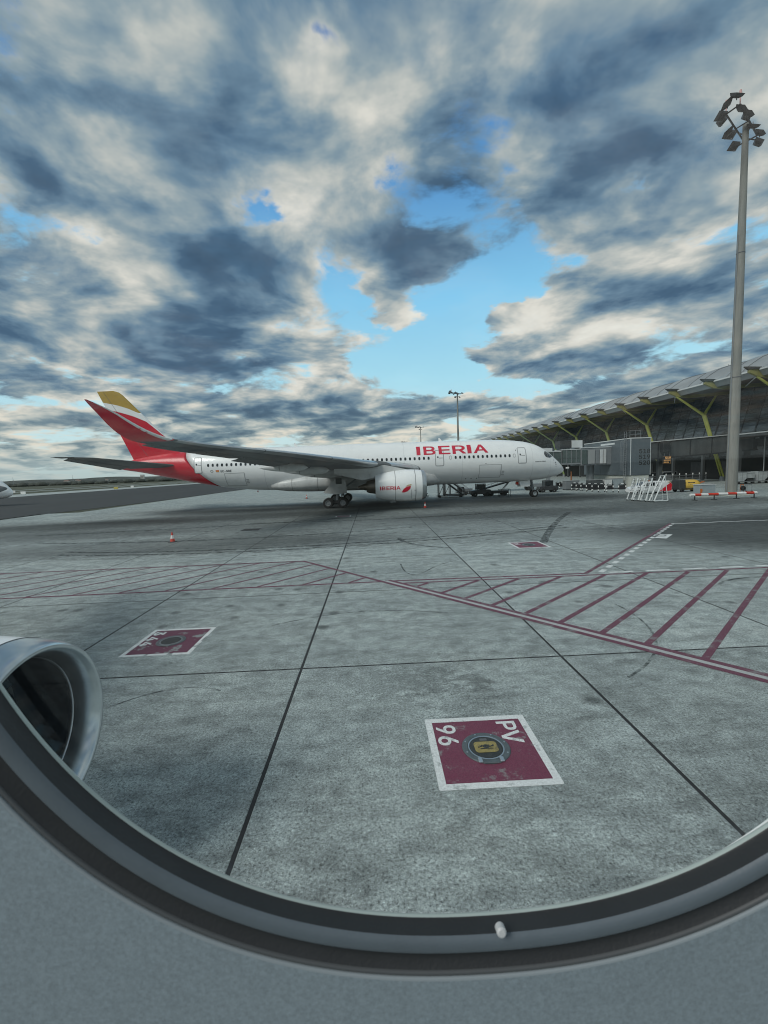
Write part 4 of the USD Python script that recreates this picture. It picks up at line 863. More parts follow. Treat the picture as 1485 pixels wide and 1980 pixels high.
def fin_band(za, zb_):
    rs = []
    for s in np.linspace(0, 1, 14):
        z = za * (1 - s) + zb_ * s
        rs.append(np.vstack([fin_pt(cc_, z, 1), fin_pt(cc_, z, -1)[::-1][1:-1]]))
    return loft(rs)
part(air, 'fin', fin_band(zt0, zt1), red_paint, smooth=35, label='red lower part of the tail fin')
part(air, 'fin', fin_band(zt1, zt2), white_paint, smooth=35, label='white band across the tail fin')
part(air, 'fin', fin_band(zt2, zt3), gold_paint, smooth=35, label='gold tip of the tail fin')
part(air, 'rudder_joint', J(*[bar((finLE(z) - 0.70 * (finLE(z) - finTE(z)), -0.105 * (finLE(z) - finTE(z)) * 0.40 - .03, z) if False else tuple(fin_pt(np.array(0.70), z, -1)), tuple(fin_pt(np.array(0.70), z + 1.0, -1)), 0.03) for z in np.arange(7.8, 16, 1.0)]), seam_dark)
# --- tailplane
for sgn in (-1, 1):
    rs = []
    for s in np.linspace(-0.15, 1, 9):
        le, te, y, z = -27.6 - 6.85 * s, -33.5 - 3.05 * s, 2.6 + 6.6 * s, 6.52 + 1.05 * s
        if s > 0.93: le -= 1.2 * (s - 0.93) / 0.07
        p = foil(t=0.09); rs.append(np.stack([le - p[:, 0] * (le - te), np.full(len(p), sgn * y), z + p[:, 1] * (le - te) * 0.8 - 0.06 * p[:, 0] * (le - te) * 0.6], -1))
    tp = part(air, 'tailplane', loft(rs), wing_grey, smooth=35)
    part(tp, 'tailplane_tip', loft([[(-35.3, sgn * 9.18, 7.5), (-36.8, sgn * 9.18, 7.44), (-36.8, sgn * 9.24, 7.5), (-35.3, sgn * 9.24, 7.58)], [(-37.3, sgn * 9.5, 7.6), (-37.9, sgn * 9.5, 7.62), (-37.9, sgn * 9.52, 7.64), (-37.3, sgn * 9.52, 7.64)]]), wing_grey)
    part(tp, 'elevator', loft([[(-32.4, sgn * 2.9, 6.3), (-33.75, sgn * 2.9, 6.0), (-33.75, sgn * 2.9, 6.06), (-32.4, sgn * 2.9, 6.45)], [(-36.0, sgn * 9.0, 7.42), (-36.75, sgn * 9.0, 7.2), (-36.75, sgn * 9.0, 7.24), (-36.0, sgn * 9.0, 7.5)]]), wing_grey)
# --- landing gear
def wheel(px, py, pz, r, w, parent, hubm=None):
    a = lathe([(r * .55, -w / 2), (r * .9, -w / 2), (r, -w / 4), (r, w / 4), (r * .9, w / 2), (r * .55, w / 2)], axis='y', n=28, at=(px, py, pz)); 
    t_ = part(parent, 'wheel', a, tyre_rubber, smooth=30)
    part(t_, 'hub', lathe([(0.01, -w / 2 - .01), (r * .16, -w / 2 - .02), (r * .2, -w / 2 + .1), (r * .44, -w / 2 + .09), (r * .5, -w / 2 - .005), (r * .555, -w / 2 - .005), (r * .555, w / 2 + .005), (0.01, w / 2)], axis='y', n=24, at=(px, py, pz)), hubm or steel_grey, smooth=30)
for sgn in (-1, 1):
    gy = sgn * 5.3
    g = part(air, 'main_gear_strut', J(cyl((-4.7, gy, 0.95), (-4.5, gy, 3.6), 0.19, 0.24, n=14), cyl((-4.6, gy, 2.0), (-2.2, gy, 3.6), 0.11, n=8), cyl((-4.6, gy, 1.6), (-5.2, gy - sgn * 2.0, 3.5), 0.12, n=8)), steel_grey, smooth=30)
    part(g, 'bogie_beam', J(cyl((-5.85, gy, 0.66), (-3.95, gy, 0.66), 0.17, n=10), cyl((-5.85, gy - .8, 0.66), (-5.85, gy + .8, 0.66), 0.1, n=8), cyl((-3.95, gy - .8, 0.66), (-3.95, gy + .8, 0.66), 0.1, n=8)), dark_metal, smooth=30)
    part(g, 'brake_pipes', J(tube([(-4.3, gy - .25, 2.2), (-4.1, gy - .3, 1.5), (-4.0, gy - .3, 1.3), (-4.4, gy - .2, 1.0)], 0.05, 6), tube([(-4.9, gy - .25, 1.8), (-5.2, gy - .3, 1.2), (-5.6, gy - .3, 0.9)], 0.045, 6)), black_plain)
    for X in (-5.87, -3.95):
        for dy in (-.72, .72): wheel(X, gy + dy, 0.66, 0.66, 0.5, air)
    part(air, 'gear_door', loft([[(x, gy + sgn * (0.62 + (z - 1.8) * .12) + e, z) for x, z in ((-6.45, 2.02), (-4.9, 1.78), (-3.38, 1.88), (-3.45, 3.6), (-4.85, 3.72))] for e in (0, 0.07)]), wing_white)
    part(air, 'gear_hatch', box(-4.75, -4.0, gy + sgn * 0.86 - .03, gy + sgn * 0.86 + .05, 3.1, 3.85), wing_grey)
g = part(air, 'nose_gear_strut', J(cyl((23.3, 0, 0.5), (22.9, 0, 2.6), 0.13, 0.16, n=12), cyl((23.15, 0, 1.2), (21.6, 0, 2.5), 0.08, n=8), cyl((23.2, .25, 0.9), (23.2, -.25, 0.9), 0.1, n=8)), steel_grey, smooth=30)
part(g, 'taxi_lamp', cbox(23.2, 23.4, -.25, .25, 1.45, 1.65), bare_metal)
for dy in (-.33, .33): wheel(23.32, dy, 0.52, 0.52, 0.34, air, bare_metal)
for dy in (-.55, .55): part(air, 'nose_gear_door', loft([[(21.0, dy, 2.35), (22.6, dy, 2.42), (22.5, dy * 1.3, 1.6), (21.2, dy * 1.3, 1.55)], [(21.0, dy + .04, 2.35), (22.6, dy + .04, 2.42), (22.5, dy * 1.3 + .04, 1.6), (21.2, dy * 1.3 + .04, 1.55)]]), white_paint)

# ------------------------------------------------------------------ the aircraft the picture is taken from: engine, window and its surround
jet = thing('passenger_jet', 'near jet seen from its own cabin: window surround and white engine with silver lip', 'airliner', (0, -1.85, 0))
OY = 1.85
lip_metal = look('lip_metal', (0.56, 0.61, 0.63), 0.24, metal=0.95, vary=0.12, vscale=2.5)
cowl_white = look('cowl_white', (0.80, 0.82, 0.84), 0.35, vary=0.06, coat=0.3)
duct_dark = look('duct_dark', (0.03, 0.036, 0.042), 0.5, vary=0.3, vscale=8)
fan_dark = look('fan_dark', (0.02, 0.022, 0.024), 0.4, metal=0.4)
EC = (-3.64, 4.44 + OY, 1.76)
e_at = (EC[0], EC[1], EC[2])
cw = part(jet, 'engine_cowl', lathe([(0.75, -4.2), (0.98, -3.2), (1.10, -2.2), (1.14, -1.5), (1.12, -0.9), (1.085, -0.55), (1.066, -0.36)], axis='x', n=96, at=e_at), cowl_white, smooth=True)
part(cw, 'intake_lip', lathe([(1.066, -0.36), (1.052, -0.25), (1.03, -0.12), (1.0, -0.03), (0.965, 0.0), (0.93, -0.02), (0.895, -0.08), (0.865, -0.18), (0.85, -0.30)], axis='x', n=96, at=e_at), lip_metal, smooth=True)
part(cw, 'lip_seam', lathe([(1.0675, -0.37), (1.072, -0.36), (1.0665, -0.35)], axis='x', n=96, at=e_at), seam_dark)
part(cw, 'intake_ring', lathe([(0.85, -0.30), (0.842, -0.315), (0.842, -0.33), (0.85, -0.345)], axis='x', n=96, at=e_at), bare_metal, smooth=True)
part(cw, 'intake_duct', lathe([(0.85, -0.345), (0.86, -0.7), (0.87, -1.05)], axis='x', n=96, at=e_at), duct_dark, smooth=True)
part(cw, 'spinner', lathe([(0.27, -1.05), (0.2, -0.8), (0.08, -0.62), (0.0, -0.58)], axis='x', n=32, at=e_at), fan_dark, smooth=True)
part(cw, 'fan_disc', lathe([(0.87, -1.16), (0.0, -1.16)], axis='x', n=48, at=e_at), black_plain)
for q in range(22):
    a = q * 2 * PI / 22; c, s = math.cos(a), math.sin(a); c2, s2 = math.cos(a + .2), math.sin(a + .2)
    ex, ey, ez = e_at
    part(cw, 'fan_blade', loft([[(ex - 1.04, ey + .25 * c, ez + .25 * s), (ex - 1.12, ey + .25 * c2, ez + .25 * s2), (ex - 1.13, ey + .25 * c2, ez + .25 * s2), (ex - 1.05, ey + .25 * c, ez + .25 * s)], [(ex - 1.0, ey + .86 * c, ez + .86 * s), (ex - 1.13, ey + .86 * c2, ez + .86 * s2), (ex - 1.14, ey + .86 * c2, ez + .86 * s2), (ex - 1.01, ey + .86 * c, ez + .86 * s)]]), fan_dark)
part(cw, 'core_nozzle', lathe([(0.7, -4.1), (0.5, -5.2), (0.42, -5.2), (0.2, -5.0), (0.0, -5.6)], axis='x', n=48, at=e_at), burnt_metal, smooth=30)
part(jet, 'pylon', loft([[(x, EC[1] - w, z0), (x, EC[1] + w, z0), (x, EC[1] + w, z1), (x, EC[1] - w, z1)] for x, w, z0, z1 in ((-5.2, .05, 2.75, 2.85), (-6.2, .16, 2.6, 3.15), (-8.5, .2, 2.4, 3.3), (-10.5, .06, 2.9, 3.2))]), cowl_white)
def own_ring(y, le, ch, z):
    p = foil(t=0.12); return np.stack([le - p[:, 0] * ch, np.full(len(p), y + OY), z + p[:, 1] * ch], -1)
part(jet, 'wing', loft([own_ring(-0.2, -5.2, 6.4, 2.9), own_ring(4.3, -7.3, 4.4, 3.2), own_ring(15.0, -12.6, 1.6, 4.4)]), wing_grey, smooth=35)

# window: an upright oval opening, its dark seal, rubbing ridge and the moulded wall panel, mostly millimetres
WA, WB, WXC, WZC, WN = 0.1613, 0.185, 0.030, 4.5 - 0.1418 + 0.185, 2.257
tt = np.linspace(0, 2 * PI, 220, endpoint=False)
cw_, sw_ = np.cos(tt), np.sin(tt)
base = np.stack([WA * np.sign(cw_) * np.abs(cw_) ** (2 / WN), WB * np.sign(sw_) * np.abs(sw_) ** (2 / WN)], -1)
base[:, 1] += np.where(base[:, 1] > 0, 0.13, 0)
tan = np.roll(base, -1, 0) - np.roll(base, 1, 0); nor = np.stack([tan[:, 1], -tan[:, 0]], -1); nor /= np.linalg.norm(nor, axis=1, keepdims=True)
def sweep(profile, cap=False):
    """profile: (offset outward, y) in metres, carried round the opening."""
    rings = []
    for o, y in profile:
        p = base + nor * o
        rings.append(np.stack([WXC + p[:, 0], np.full(len(p), y + OY), WZC + p[:, 1]], -1))
    return loft(rings, cap=False)
seal_black = look('seal_black', (0.012, 0.014, 0.015), 0.55, vary=0.2, vscale=60, bump=0.0002, bscale=900)
reveal_grey = look('reveal_grey', (0.075, 0.097, 0.112), 0.5, vary=0.12, vscale=40, bump=0.00015, bscale=1500)
panel_beige = look('panel_beige', (0.185, 0.232, 0.255), 0.66, vary=0.22, vscale=900, damt=0.10, dscale=9, bump=0.00014, bscale=1800)
gasket_pale = look('gasket_pale', (0.30, 0.36, 0.34), 0.45)
part(jet, 'pane_gasket', sweep([(0.0006, 0.1231), (0.0, 0.1226), (-0.0001, 0.1220), (0.0001, 0.1214)]), gasket_pale, smooth=True)
part(jet, 'window_seal', sweep([(0.0001, 0.1214), (0.0004, 0.1210), (0.0004, 0.1190), (0.0003, 0.1172), (0.0003, 0.1162)]), seal_black, smooth=40)
part(jet, 'reveal_ridge', sweep([(0.0003, 0.1162), (0.0006, 0.1156), (0.0012, 0.1150), (0.0022, 0.1146), (0.0034, 0.1145), (0.0044, 0.1147), (0.0051, 0.1152), (0.0056, 0.1168)]), reveal_grey, smooth=60)
part(jet, 'shadow_gap', sweep([(0.0056, 0.1168), (0.0070, 0.1174), (0.0090, 0.1170), (0.0108, 0.1153)]), seal_black, smooth=40)
part(jet, 'inner_bead', sweep([(0.0108, 0.1153), (0.0109, 0.1148), (0.0113, 0.1145), (0.0119, 0.1146), (0.0122, 0.1151)]), look('bead_grey', (0.06, 0.066, 0.068), 0.45), smooth=60)
part(jet, 'panel_lip', sweep([(0.0122, 0.1151), (0.0121, 0.1145), (0.0122, 0.1142), (0.0125, 0.1140), (0.0130, 0.1139)]), look('lip_pale', (0.20, 0.235, 0.25), 0.6), smooth=60)
pl = base + nor * 0.0129
outer = sg.box(-0.8 - WXC, 3.9 - WZC, 0.8 - WXC, 5.0 - WZC)
hole = sg.Polygon(pl)
nb_holes = [affinity.translate(sg.Polygon(base + nor * 0.012), sx * 0.533, 0) for sx in (-1, 1)]
wp = extr(outer.difference(hole).difference(nb_holes[0]).difference(nb_holes[1]), 0.003, plane='xz', at=0.1139 + OY)
wp.apply_translation((WXC, 0, WZC)); part(jet, 'wall_panel', wp, panel_beige)
skin = extr(outer.difference(sg.Polygon(base + nor * 0.04)).difference(affinity.translate(sg.Polygon(base + nor * 0.04), 0.533, 0)).difference(affinity.translate(sg.Polygon(base + nor * 0.04), -0.533, 0)), 0.003, plane='xz', at=0.150 + OY)
skin.apply_translation((WXC, 0, WZC)); part(jet, 'outer_skin', skin, white_paint)
part(jet, 'window_pocket', sweep([(0.0007, 0.1231), (0.0085, 0.1280), (0.020, 0.136), (0.0398, 0.1500)]), seal_black, smooth=40)
LOOK['pane'] = usdkit.material(stage, '/World/Looks/window_pane', {'t': ('transparent_bsdf', {'color': (0.955, 0.98, 0.975)}), 'g': ('glossy_bsdf', {'color': (0.9, 0.9, 0.9), 'roughness': 0.02}), 'w': ('layer_weight', {'blend': 0.5}), 'pw': ('math', {'math_type': 'power', 'value2': 5.0}), 'ma': ('math', {'math_type': 'multiply_add', 'value2': 0.5, 'value3': 0.022}), 'm': ('mix_closure', {})},
    [('w.facing', 'pw.value1'), ('pw.value', 'ma.value1'), ('ma.value', 'm.fac'), ('t.BSDF', 'm.closure1'), ('g.BSDF', 'm.closure2')], surface='m.closure')
pane = extr(sg.Polygon(base + nor * 0.0003), 0.004, plane='xz', at=0.1232 + OY); pane.apply_translation((WXC, 0, WZC)); part(jet, 'window_pane', pane, LOOK['pane'])
px_, pz_ = 0.0333, 4.5 - 0.1392
pin_grey = look('pin_grey', (0.42, 0.44, 0.44), 0.5)
part(jet, 'breather_pin', J(cyl((px_, 0.1139 + OY, pz_), (px_, 0.1160 + OY, pz_ - 0.0006), 0.00145, n=24), cyl((px_, 0.1135 + OY, pz_ + 0.0001), (px_, 0.1139 + OY, pz_), 0.0010, 0.00145, n=24)), pin_grey, smooth=35)

# ------------------------------------------------------------------ floodlight masts
mast_concrete = look('mast_concrete', (0.22, 0.22, 0.20), 0.75, vary=0.2, vscale=1.0, damt=0.25, dscale=1.5, aniso=(3, 3, 0.3))
def mast(label):
    t = thing('floodlight_mast', label, 'light mast', (43.5, 50.4, 0), group=None)
    part(t, 'pole', J(cyl((0, 0, 0), (0, 0, 14), 0.60, 0.51, n=24, cap=False), cyl((0, 0, 14.0), (0, 0, 28), 0.51, 0.41, n=24, cap=False), cyl((0, 0, 28), (0, 0, 41.8), 0.41, 0.29, n=24)), mast_concrete, smooth=30)
    for z, r in ((14.0, .525), (28.0, .425)): part(t, 'pole_joint', lathe([(r, z - .06), (r + .012, z), (r - .01, z + .06)], n=24), seam_dark)
    part(t, 'cable_pipe', J(cyl((-0.66, -0.1, 0.1), (-0.45, -0.06, 30), 0.05, n=6)), steel_grey)
    part(t, 'base_plinth', cbox(-1.3, 1.3, -1.2, 1.2, 0, 0.25, 0.05), base_concrete)
    # a long flat lamp frame with lamps slung above and below its rails
    A_, B_, C_, D_ = [np.array(v, float) for v in ((-3.75, -1.75, 41.5), (-3.3, -3.0, 41.5), (2.5, 1.3, 41.5), (1.9, 2.3, 41.5))]
    part(t, 'lamp_frame', J(bar(A_, B_, .13), bar(A_, D_, .13), bar(B_, C_, .13), bar(C_, D_, .13), bar(A_ * .5 + D_ * .5, B_ * .5 + C_ * .5, .11), bar((0, 0, 40.6), A_ * .35 + D_ * .65, .1), bar((0, 0, 40.6), B_ * .35 + C_ * .65, .1), bar((0, 0, 40.3), (1.0, -.4, 39.8), .1), bar((0, 0, 40.0), (-.9, .3, 39.5), .1)), dark_metal)
    V = [A_, B_]
    lamps = [np.array(v, float) for v in ((-4.2, -3.6, 41.6), (-3.1, -2.9, 41.4), (-4.4, -2.7, 41.5), (-4.25, -1.75, 41.5), (-3.2, -0.6, 41.4), (-1.6, 0.5, 41.5), (-0.3, 1.6, 41.5), (-1.5, -1.95, 41.6), (-0.9, -1.0, 41.5), (0.2, -0.7, 41.3), (2.7, 1.2, 41.4), (1.0, -0.5, 39.7), (-0.9, 0.4, 39.4))]
    for i, p in enumerate(lamps):
        side = p[0] * -0.57 + p[1] * 0.82
        az = math.atan2(0.82, -0.57) if side > -0.2 else math.atan2(-0.82, 0.57)
        az += 0.5 * (i % 3 - 1)
        o = np.array([math.cos(az), math.sin(az), 0]); c = p + (0, 0, -0.25 if i % 2 else 0.3)
        s = np.array([-o[1], o[0], 0]); dn = o * 0.75 + np.array([0, 0, -0.55]); dn /= np.linalg.norm(dn); nn = np.cross(s, dn)
        rect = lambda q, w, h: [c + q * nn + s * w + dn * h, c + q * nn - s * w + dn * h, c + q * nn - s * w - dn * h, c + q * nn + s * w - dn * h]
        L_ = part(t, 'floodlight', loft([rect(-0.16, .52, .46), rect(0.08, .42, .36), rect(0.22, .2, .2)]), dark_metal)
        part(L_, 'lamp_glass', loft([rect(-0.172, .46, .40), rect(-0.163, .46, .40)]), steel_grey)
        part(t, 'lamp_bracket', bar(c, c + (0, 0, .45 if i % 2 else -.45), .08), dark_metal)
    for v in (V[0], V[1]): part(t, 'warning_lamp', J(cyl(v, v + (0, 0, .9), .06, n=6), cyl(v + (0, 0, .9), v + (0, 0, 1.4), .16, .1, n=8)), look('warning_pink', (0.6, 0.35, 0.33), 0.4))
    return t
m0 = mast('tall concrete floodlight mast behind the red and white barrier, the nearest one')
for lab, loc in (('second floodlight mast, standing behind the white fuselage crown', (43.5, 212.9, 0)), ('third floodlight mast, short in the distance over the fuselage', (43.4, 373, 0)), ('farthest floodlight mast, only its lamp head above the fuselage', (44, 556, 0))):
    copy_of(m0, 'floodlight_mast', lab, 'light mast', loc)

# ------------------------------------------------------------------ cones
def cone(label, x, y, g='striped traffic cones'):
    t = thing('traffic_cone', label, 'traffic cone', (x, y, 0))
    part(t, 'base', cbox(-.24, .24, -.24, .24, 0, 0.05, 0.02), black_plain)
    pr = lambda z: 0.17 - (z - .05) * 0.205
    for nm, za, zb_, mt in (('lower_body', .05, .26, cone_red), ('white_band', .26, .50, white_plain), ('upper_body', .50, .72, cone_red)):
        part(t, nm, lathe([(pr(za), za), (pr(zb_), zb_)] + ([(0.0, zb_)] if zb_ > .7 else []), n=20), mt, smooth=40)
    return t
c0 = cone('red and white cone alone on the open concrete at the left', -14.6, 30.7)
copy_of(c0, 'traffic_cone', 'red and white cone beside the big engine intake', 'traffic cone', (6.11, 50.1, 0))
copy_of(c0, 'traffic_cone', 'small distant cone behind the belly of the airliner', 'traffic cone', (-12.4, 79.3, 0))

# ------------------------------------------------------------------ striped barrier in front of the mast
t = thing('striped_barrier', 'low red and white striped bar on short feet before the mast', 'barrier', (35.1, 46.0, 0), rz=-0.4)
ed = [0, 0.45, 1.15, 1.95, 3.1, 4.15, 5.15, 6.2, 7.1, 7.45]
for i in range(9): part(t, 'red_section' if i % 2 else 'white_section', cyl((ed[i], 0, .62), (ed[i + 1], 0, .60), .145, n=14), cone_red if i % 2 else white_plain, smooth=30)
for x in (0.5, 2.7, 5.2, 7.2): part(t, 'foot', J(cbox(x - .05, x + .05, -.04, .04, 0.05, .5, .01), cbox(x - .14, x + .14, -.3, .3, 0, .07, .02)), black_plain)
# grey cabinet behind it
t = thing('electrical_cabinet', 'pale grey equipment cabinet with an orange mark, left of the mast', 'cabinet', (40.1, 49.8, 0))
cab = look('cabinet_paint', (0.27, 0.31, 0.325), 0.5, vary=0.1, damt=0.25, dscale=1.5)
part(t, 'plinth', box(-1.05, 1.0, 0.02, 1.0, 0, .12), base_concrete); part(t, 'housing', cbox(-1.0, 0.95, 0, 1.0, .12, 1.42, .02), cab); part(t, 'lid', cbox(-1.06, 1.0, -.06, 1.06, 1.43, 1.5, .015), wing_white)
part(t, 'door', box(-.6, 0.5, -.015, 0, .2, 1.36), cab); part(t, 'door', box(0.54, 0.92, -.015, 0, .2, 1.36), cab)
part(t, 'orange_sticker', extr([(-.9, .3), (-.72, .25), (-.62, .42), (-.72, .6), (-.6, .72), (-.68, 1.0), (-.92, .98)], .01, plane='xz', at=-.014), orange_paint)
# small frames right of the mast
t = thing('hose_rack', 'rusty orange hose rack right of the mast', 'rack', (47.7, 53.6, 0))
part(t, 'frame', J(*[bar((x, 0, 0), (x, 0, 1.05), .06) for x in (-.25, .2)], bar((-.25, 0, 1.05), (.2, 0, 1.05), .06), bar((-.25, 0, .5), (.2, 0, .5), .06)), orange_paint); part(t, 'hose_reel', lathe([(.12, -.1), (.3, -.1), (.3, .1), (.12, .1)], axis='y', n=16, at=(0, -.15, .6)), black_plain)
t = thing('tube_frame', 'dark empty tube frame trolley right of the hose rack', 'trolley', (48.6, 53.6, 0))
part(t, 'frame', J(*[bar((x, y, 0.1), (x, y, 1.0), .05) for x in (-.4, .4) for y in (0, .7)], *[bar((-.4, y, z), (.4, y, z), .05) for y in (0, .7) for z in (.2, 1.0)], *[bar((x, 0, 1.0), (x, .7, 1.0), .05) for x in (-.4, .4)]), steel_grey)
for x in (-.4, .4): part(t, 'wheel', cyl((x, -.06, .12), (x, 0, .12), .12, n=12), tyre_rubber)

# ------------------------------------------------------------------ service ladders
ladder_paint = look('ladder_paint', (0.52, 0.55, 0.55), 0.4, vary=0.12)
def stepladder(label, x, y, rz, h=2.75, run=1.15, back=0.55):
    """A-frame steps seen nearly side-on: slanting tread flight, upright rear legs, base frame on castors."""
    t = thing('service_ladder', label, 'ladder', (x, y, 0), rz); w = .34
    for s in (-w, w):
        part(t, 'front_rail', bar((-run, s, .12), (0.1, s * .8, h), .115), ladder_paint)
        part(t, 'rear_leg', bar((back, s, .12), (0.12, s * .8, h - .05), .075), ladder_paint)
        part(t, 'base_rail', bar((-run, s, .12), (back, s, .12), .09), ladder_paint)
    for i in range(6):
        f = (i + .8) / 6.4; part(t, 'tread', box(-run + (run + .1) * f - .08, -run + (run + .1) * f + .08, -w * .9, w * .9, .12 + (h - .12) * f - .02, .12 + (h - .12) * f + .015), steel_grey)
    part(t, 'top_plate', box(-.05, .25, -w * .8, w * .8, h, h + .04), ladder_paint)
    part(t, 'brace', J(bar((back * .8, -w, .75), (-run * .75, -w, .75), .04), bar((back * .5, w, 1.5), (-run * .3, w, 1.5), .04)), ladder_paint)
    for x_ in (-run, back):
        for s in (-w, w): part(t, 'castor', cyl((x_, s - .03, .07), (x_, s + .03, .07), .07, n=10), tyre_rubber)
    return t
stepladder('white step ladder with the widest frame, front of the group before the white van', 32.0, 46.2, 8, 2.85, 1.25, .5)
for i, (x, y, lab) in enumerate(((31.25, 47.2, 'second white step ladder from the front of the group'), (31.05, 48.2, 'third white step ladder from the front of the group'), (30.9, 49.2, 'fourth white step ladder, overlapped by those in front'))):
    stepladder(lab, x, y, 14, 2.6, .85, .12)
# ------------------------------------------------------------------ white van with red tail stripe
def side_body(outline_pts, w, mat, parent, nm, inset=0.12, at=0.0):
    o = sg.Polygon(outline_pts); a = np.array(o.exterior.coords)[:-1]; b = np.array(o.buffer(-inset).exterior.coords)[:-1]
    c = a.mean(0); sc = 1 - inset / (np.ptp(a[:, 1]) * .5)
    b = c + (a - c) * sc
    rings = [np.stack([p[:, 0], np.full(len(p), y), p[:, 1]], -1) for p, y in ((b, at), (a, at + inset), (a, at + w - inset), (b, at + w))]
    return part(parent, nm, loft(rings), mat, smooth=35)
van = thing('service_van', 'white van with dark windows and a red sweep at its rear, behind the ladders', 'van', (35.9, 57.6, 0))
vw = look('van_white', (0.68, 0.69, 0.69), 0.3, coat=0.4, vary=0.05)
side_body([(0, .32), (0, .78), (.25, .98), (1.05, 1.14), (1.75, 1.62), (2.3, 1.72), (5.0, 1.74), (5.3, 1.60), (5.45, .95), (5.42, .38), (5.0, .28)], 1.9, vw, van, 'body')
for pts, nm in (([(1.35, 1.15), (1.85, 1.56), (2.15, 1.58), (2.15, 1.14)], 'side_window'), ([(2.25, 1.14), (2.25, 1.6), (3.0, 1.6), (3.0, 1.12)], 'side_window'), ([(3.2, 1.12), (3.2, 1.58), (3.5, 1.58), (3.5, 1.12)], 'side_window')):
    part(van, nm, extr(sg.Polygon(pts).buffer(-.03).buffer(.03), .02, plane='xz', at=-.012), window_dark)
part(van, 'windscreen', loft([[(1.12, .25, 1.2), (1.12, 1.65, 1.2), (1.10, 1.65, 1.22), (1.10, .25, 1.22)], [(1.72, .3, 1.63), (1.72, 1.6, 1.63), (1.70, 1.6, 1.65), (1.70, .3, 1.65)]]), window_dark)
part(van, 'red_sweep', extr(sg.Polygon([(3.7, .36), (4.2, .75), (4.8, 1.2), (5.28, 1.5), (5.40, .98), (5.36, .42), (4.9, .34)]), .016, plane='xz', at=-.013), red_paint)
part(van, 'gold_sweep', extr(sg.Polygon([(4.6, 1.62), (5.2, 1.60), (5.27, 1.52), (5.0, 1.5)]), .016, plane='xz', at=-.013), gold_paint)
part(van, 'door_seam', extr(sg.LineString([(2.2, .4), (2.2, 1.15)]).buffer(.012).union(sg.LineString([(3.1, .4), (3.1, 1.12)]).buffer(.012)), .01, plane='xz', at=-.004), seam_dark)
for x in (0.95, 4.45):
    for y in (-.01, 1.67): 
        w_ = part(van, 'wheel', lathe([(.15, 0), (.3, 0), (.33, .05), (.33, .2), (.3, .24), (.15, .24)], axis='y', n=22, at=(x, y, .33)), tyre_rubber, smooth=30); part(w_, 'hub', lathe([(0, .03), (.16, .01), (.19, .03)], axis='y', n=16, at=(x, y, .33)), bare_metal)
part(van, 'headlight', cbox(-.015, .1, .12, .45, .72, .88, .03), steel_grey); part(van, 'tail_light', cbox(5.38, 5.47, .02, .16, .9, 1.3, .02), cone_red); part(van, 'mirror', cbox(1.75, 1.95, -.18, -.03, 1.1, 1.28, .03), black_plain)
part(van, 'roof_beacon', cyl((2.8, .95, 1.73), (2.8, .95, 1.9), .08, n=10), orange_paint)

# ------------------------------------------------------------------ yellow tank trailer
t = thing('tank_trailer', 'rounded yellow tank unit with dark markings on a dark chassis', 'trailer', (43.4, 58.4, 0))
prof = [(0.01, .62), (.45, .62), (.66, .72), (.73, .95), (.73, 2.2), (.66, 2.6), (.45, 2.95), (.2, 3.15), (.01, 3.18)]
part(t, 'tank', lathe(prof, axis='x', n=28, at=(0, .9, .98)), yellow_paint, smooth=35)
part(t, 'rear_cabin', cbox(-.35, .58, .15, 1.65, .35, 1.72, .05), dark_metal)
part(t, 'chassis', box(-.6, 3.4, .3, 1.5, .38, .5), black_plain)
part(t, 'tow_bar', bar((3.4, .9, .42), (4.9, .9, .32), .08), steel_grey)
for x in (.1, 2.6):
    for y in (.1, 1.5): part(t, 'wheel', lathe([(.1, 0), (.27, 0), (.3, .04), (.3, .18), (.27, .22), (.1, .22)], axis='y', n=18, at=(x, y, .3)), tyre_rubber, smooth=30)
for z, segs in ((1.30, ((.95, 1.25), (1.3, 1.5), (1.56, 1.95))), (1.0, ((.95, 1.02), (1.2, 1.42), (1.48, 1.95)))):
    part(t, 'dark_marking', J(*[box(a, b, .172 + abs(z - .98) * .16, .19 + abs(z - .98) * .16 + .05, z - .06, z + .06) for a, b in segs]), letter_black)
part(t, 'valve', J(cyl((3.1, .9, 1.2), (3.7, .9, 1.3), .07, n=8), cyl((3.6, .6, 1.3), (3.6, 1.2, 1.3), .05, n=8)), orange_paint)

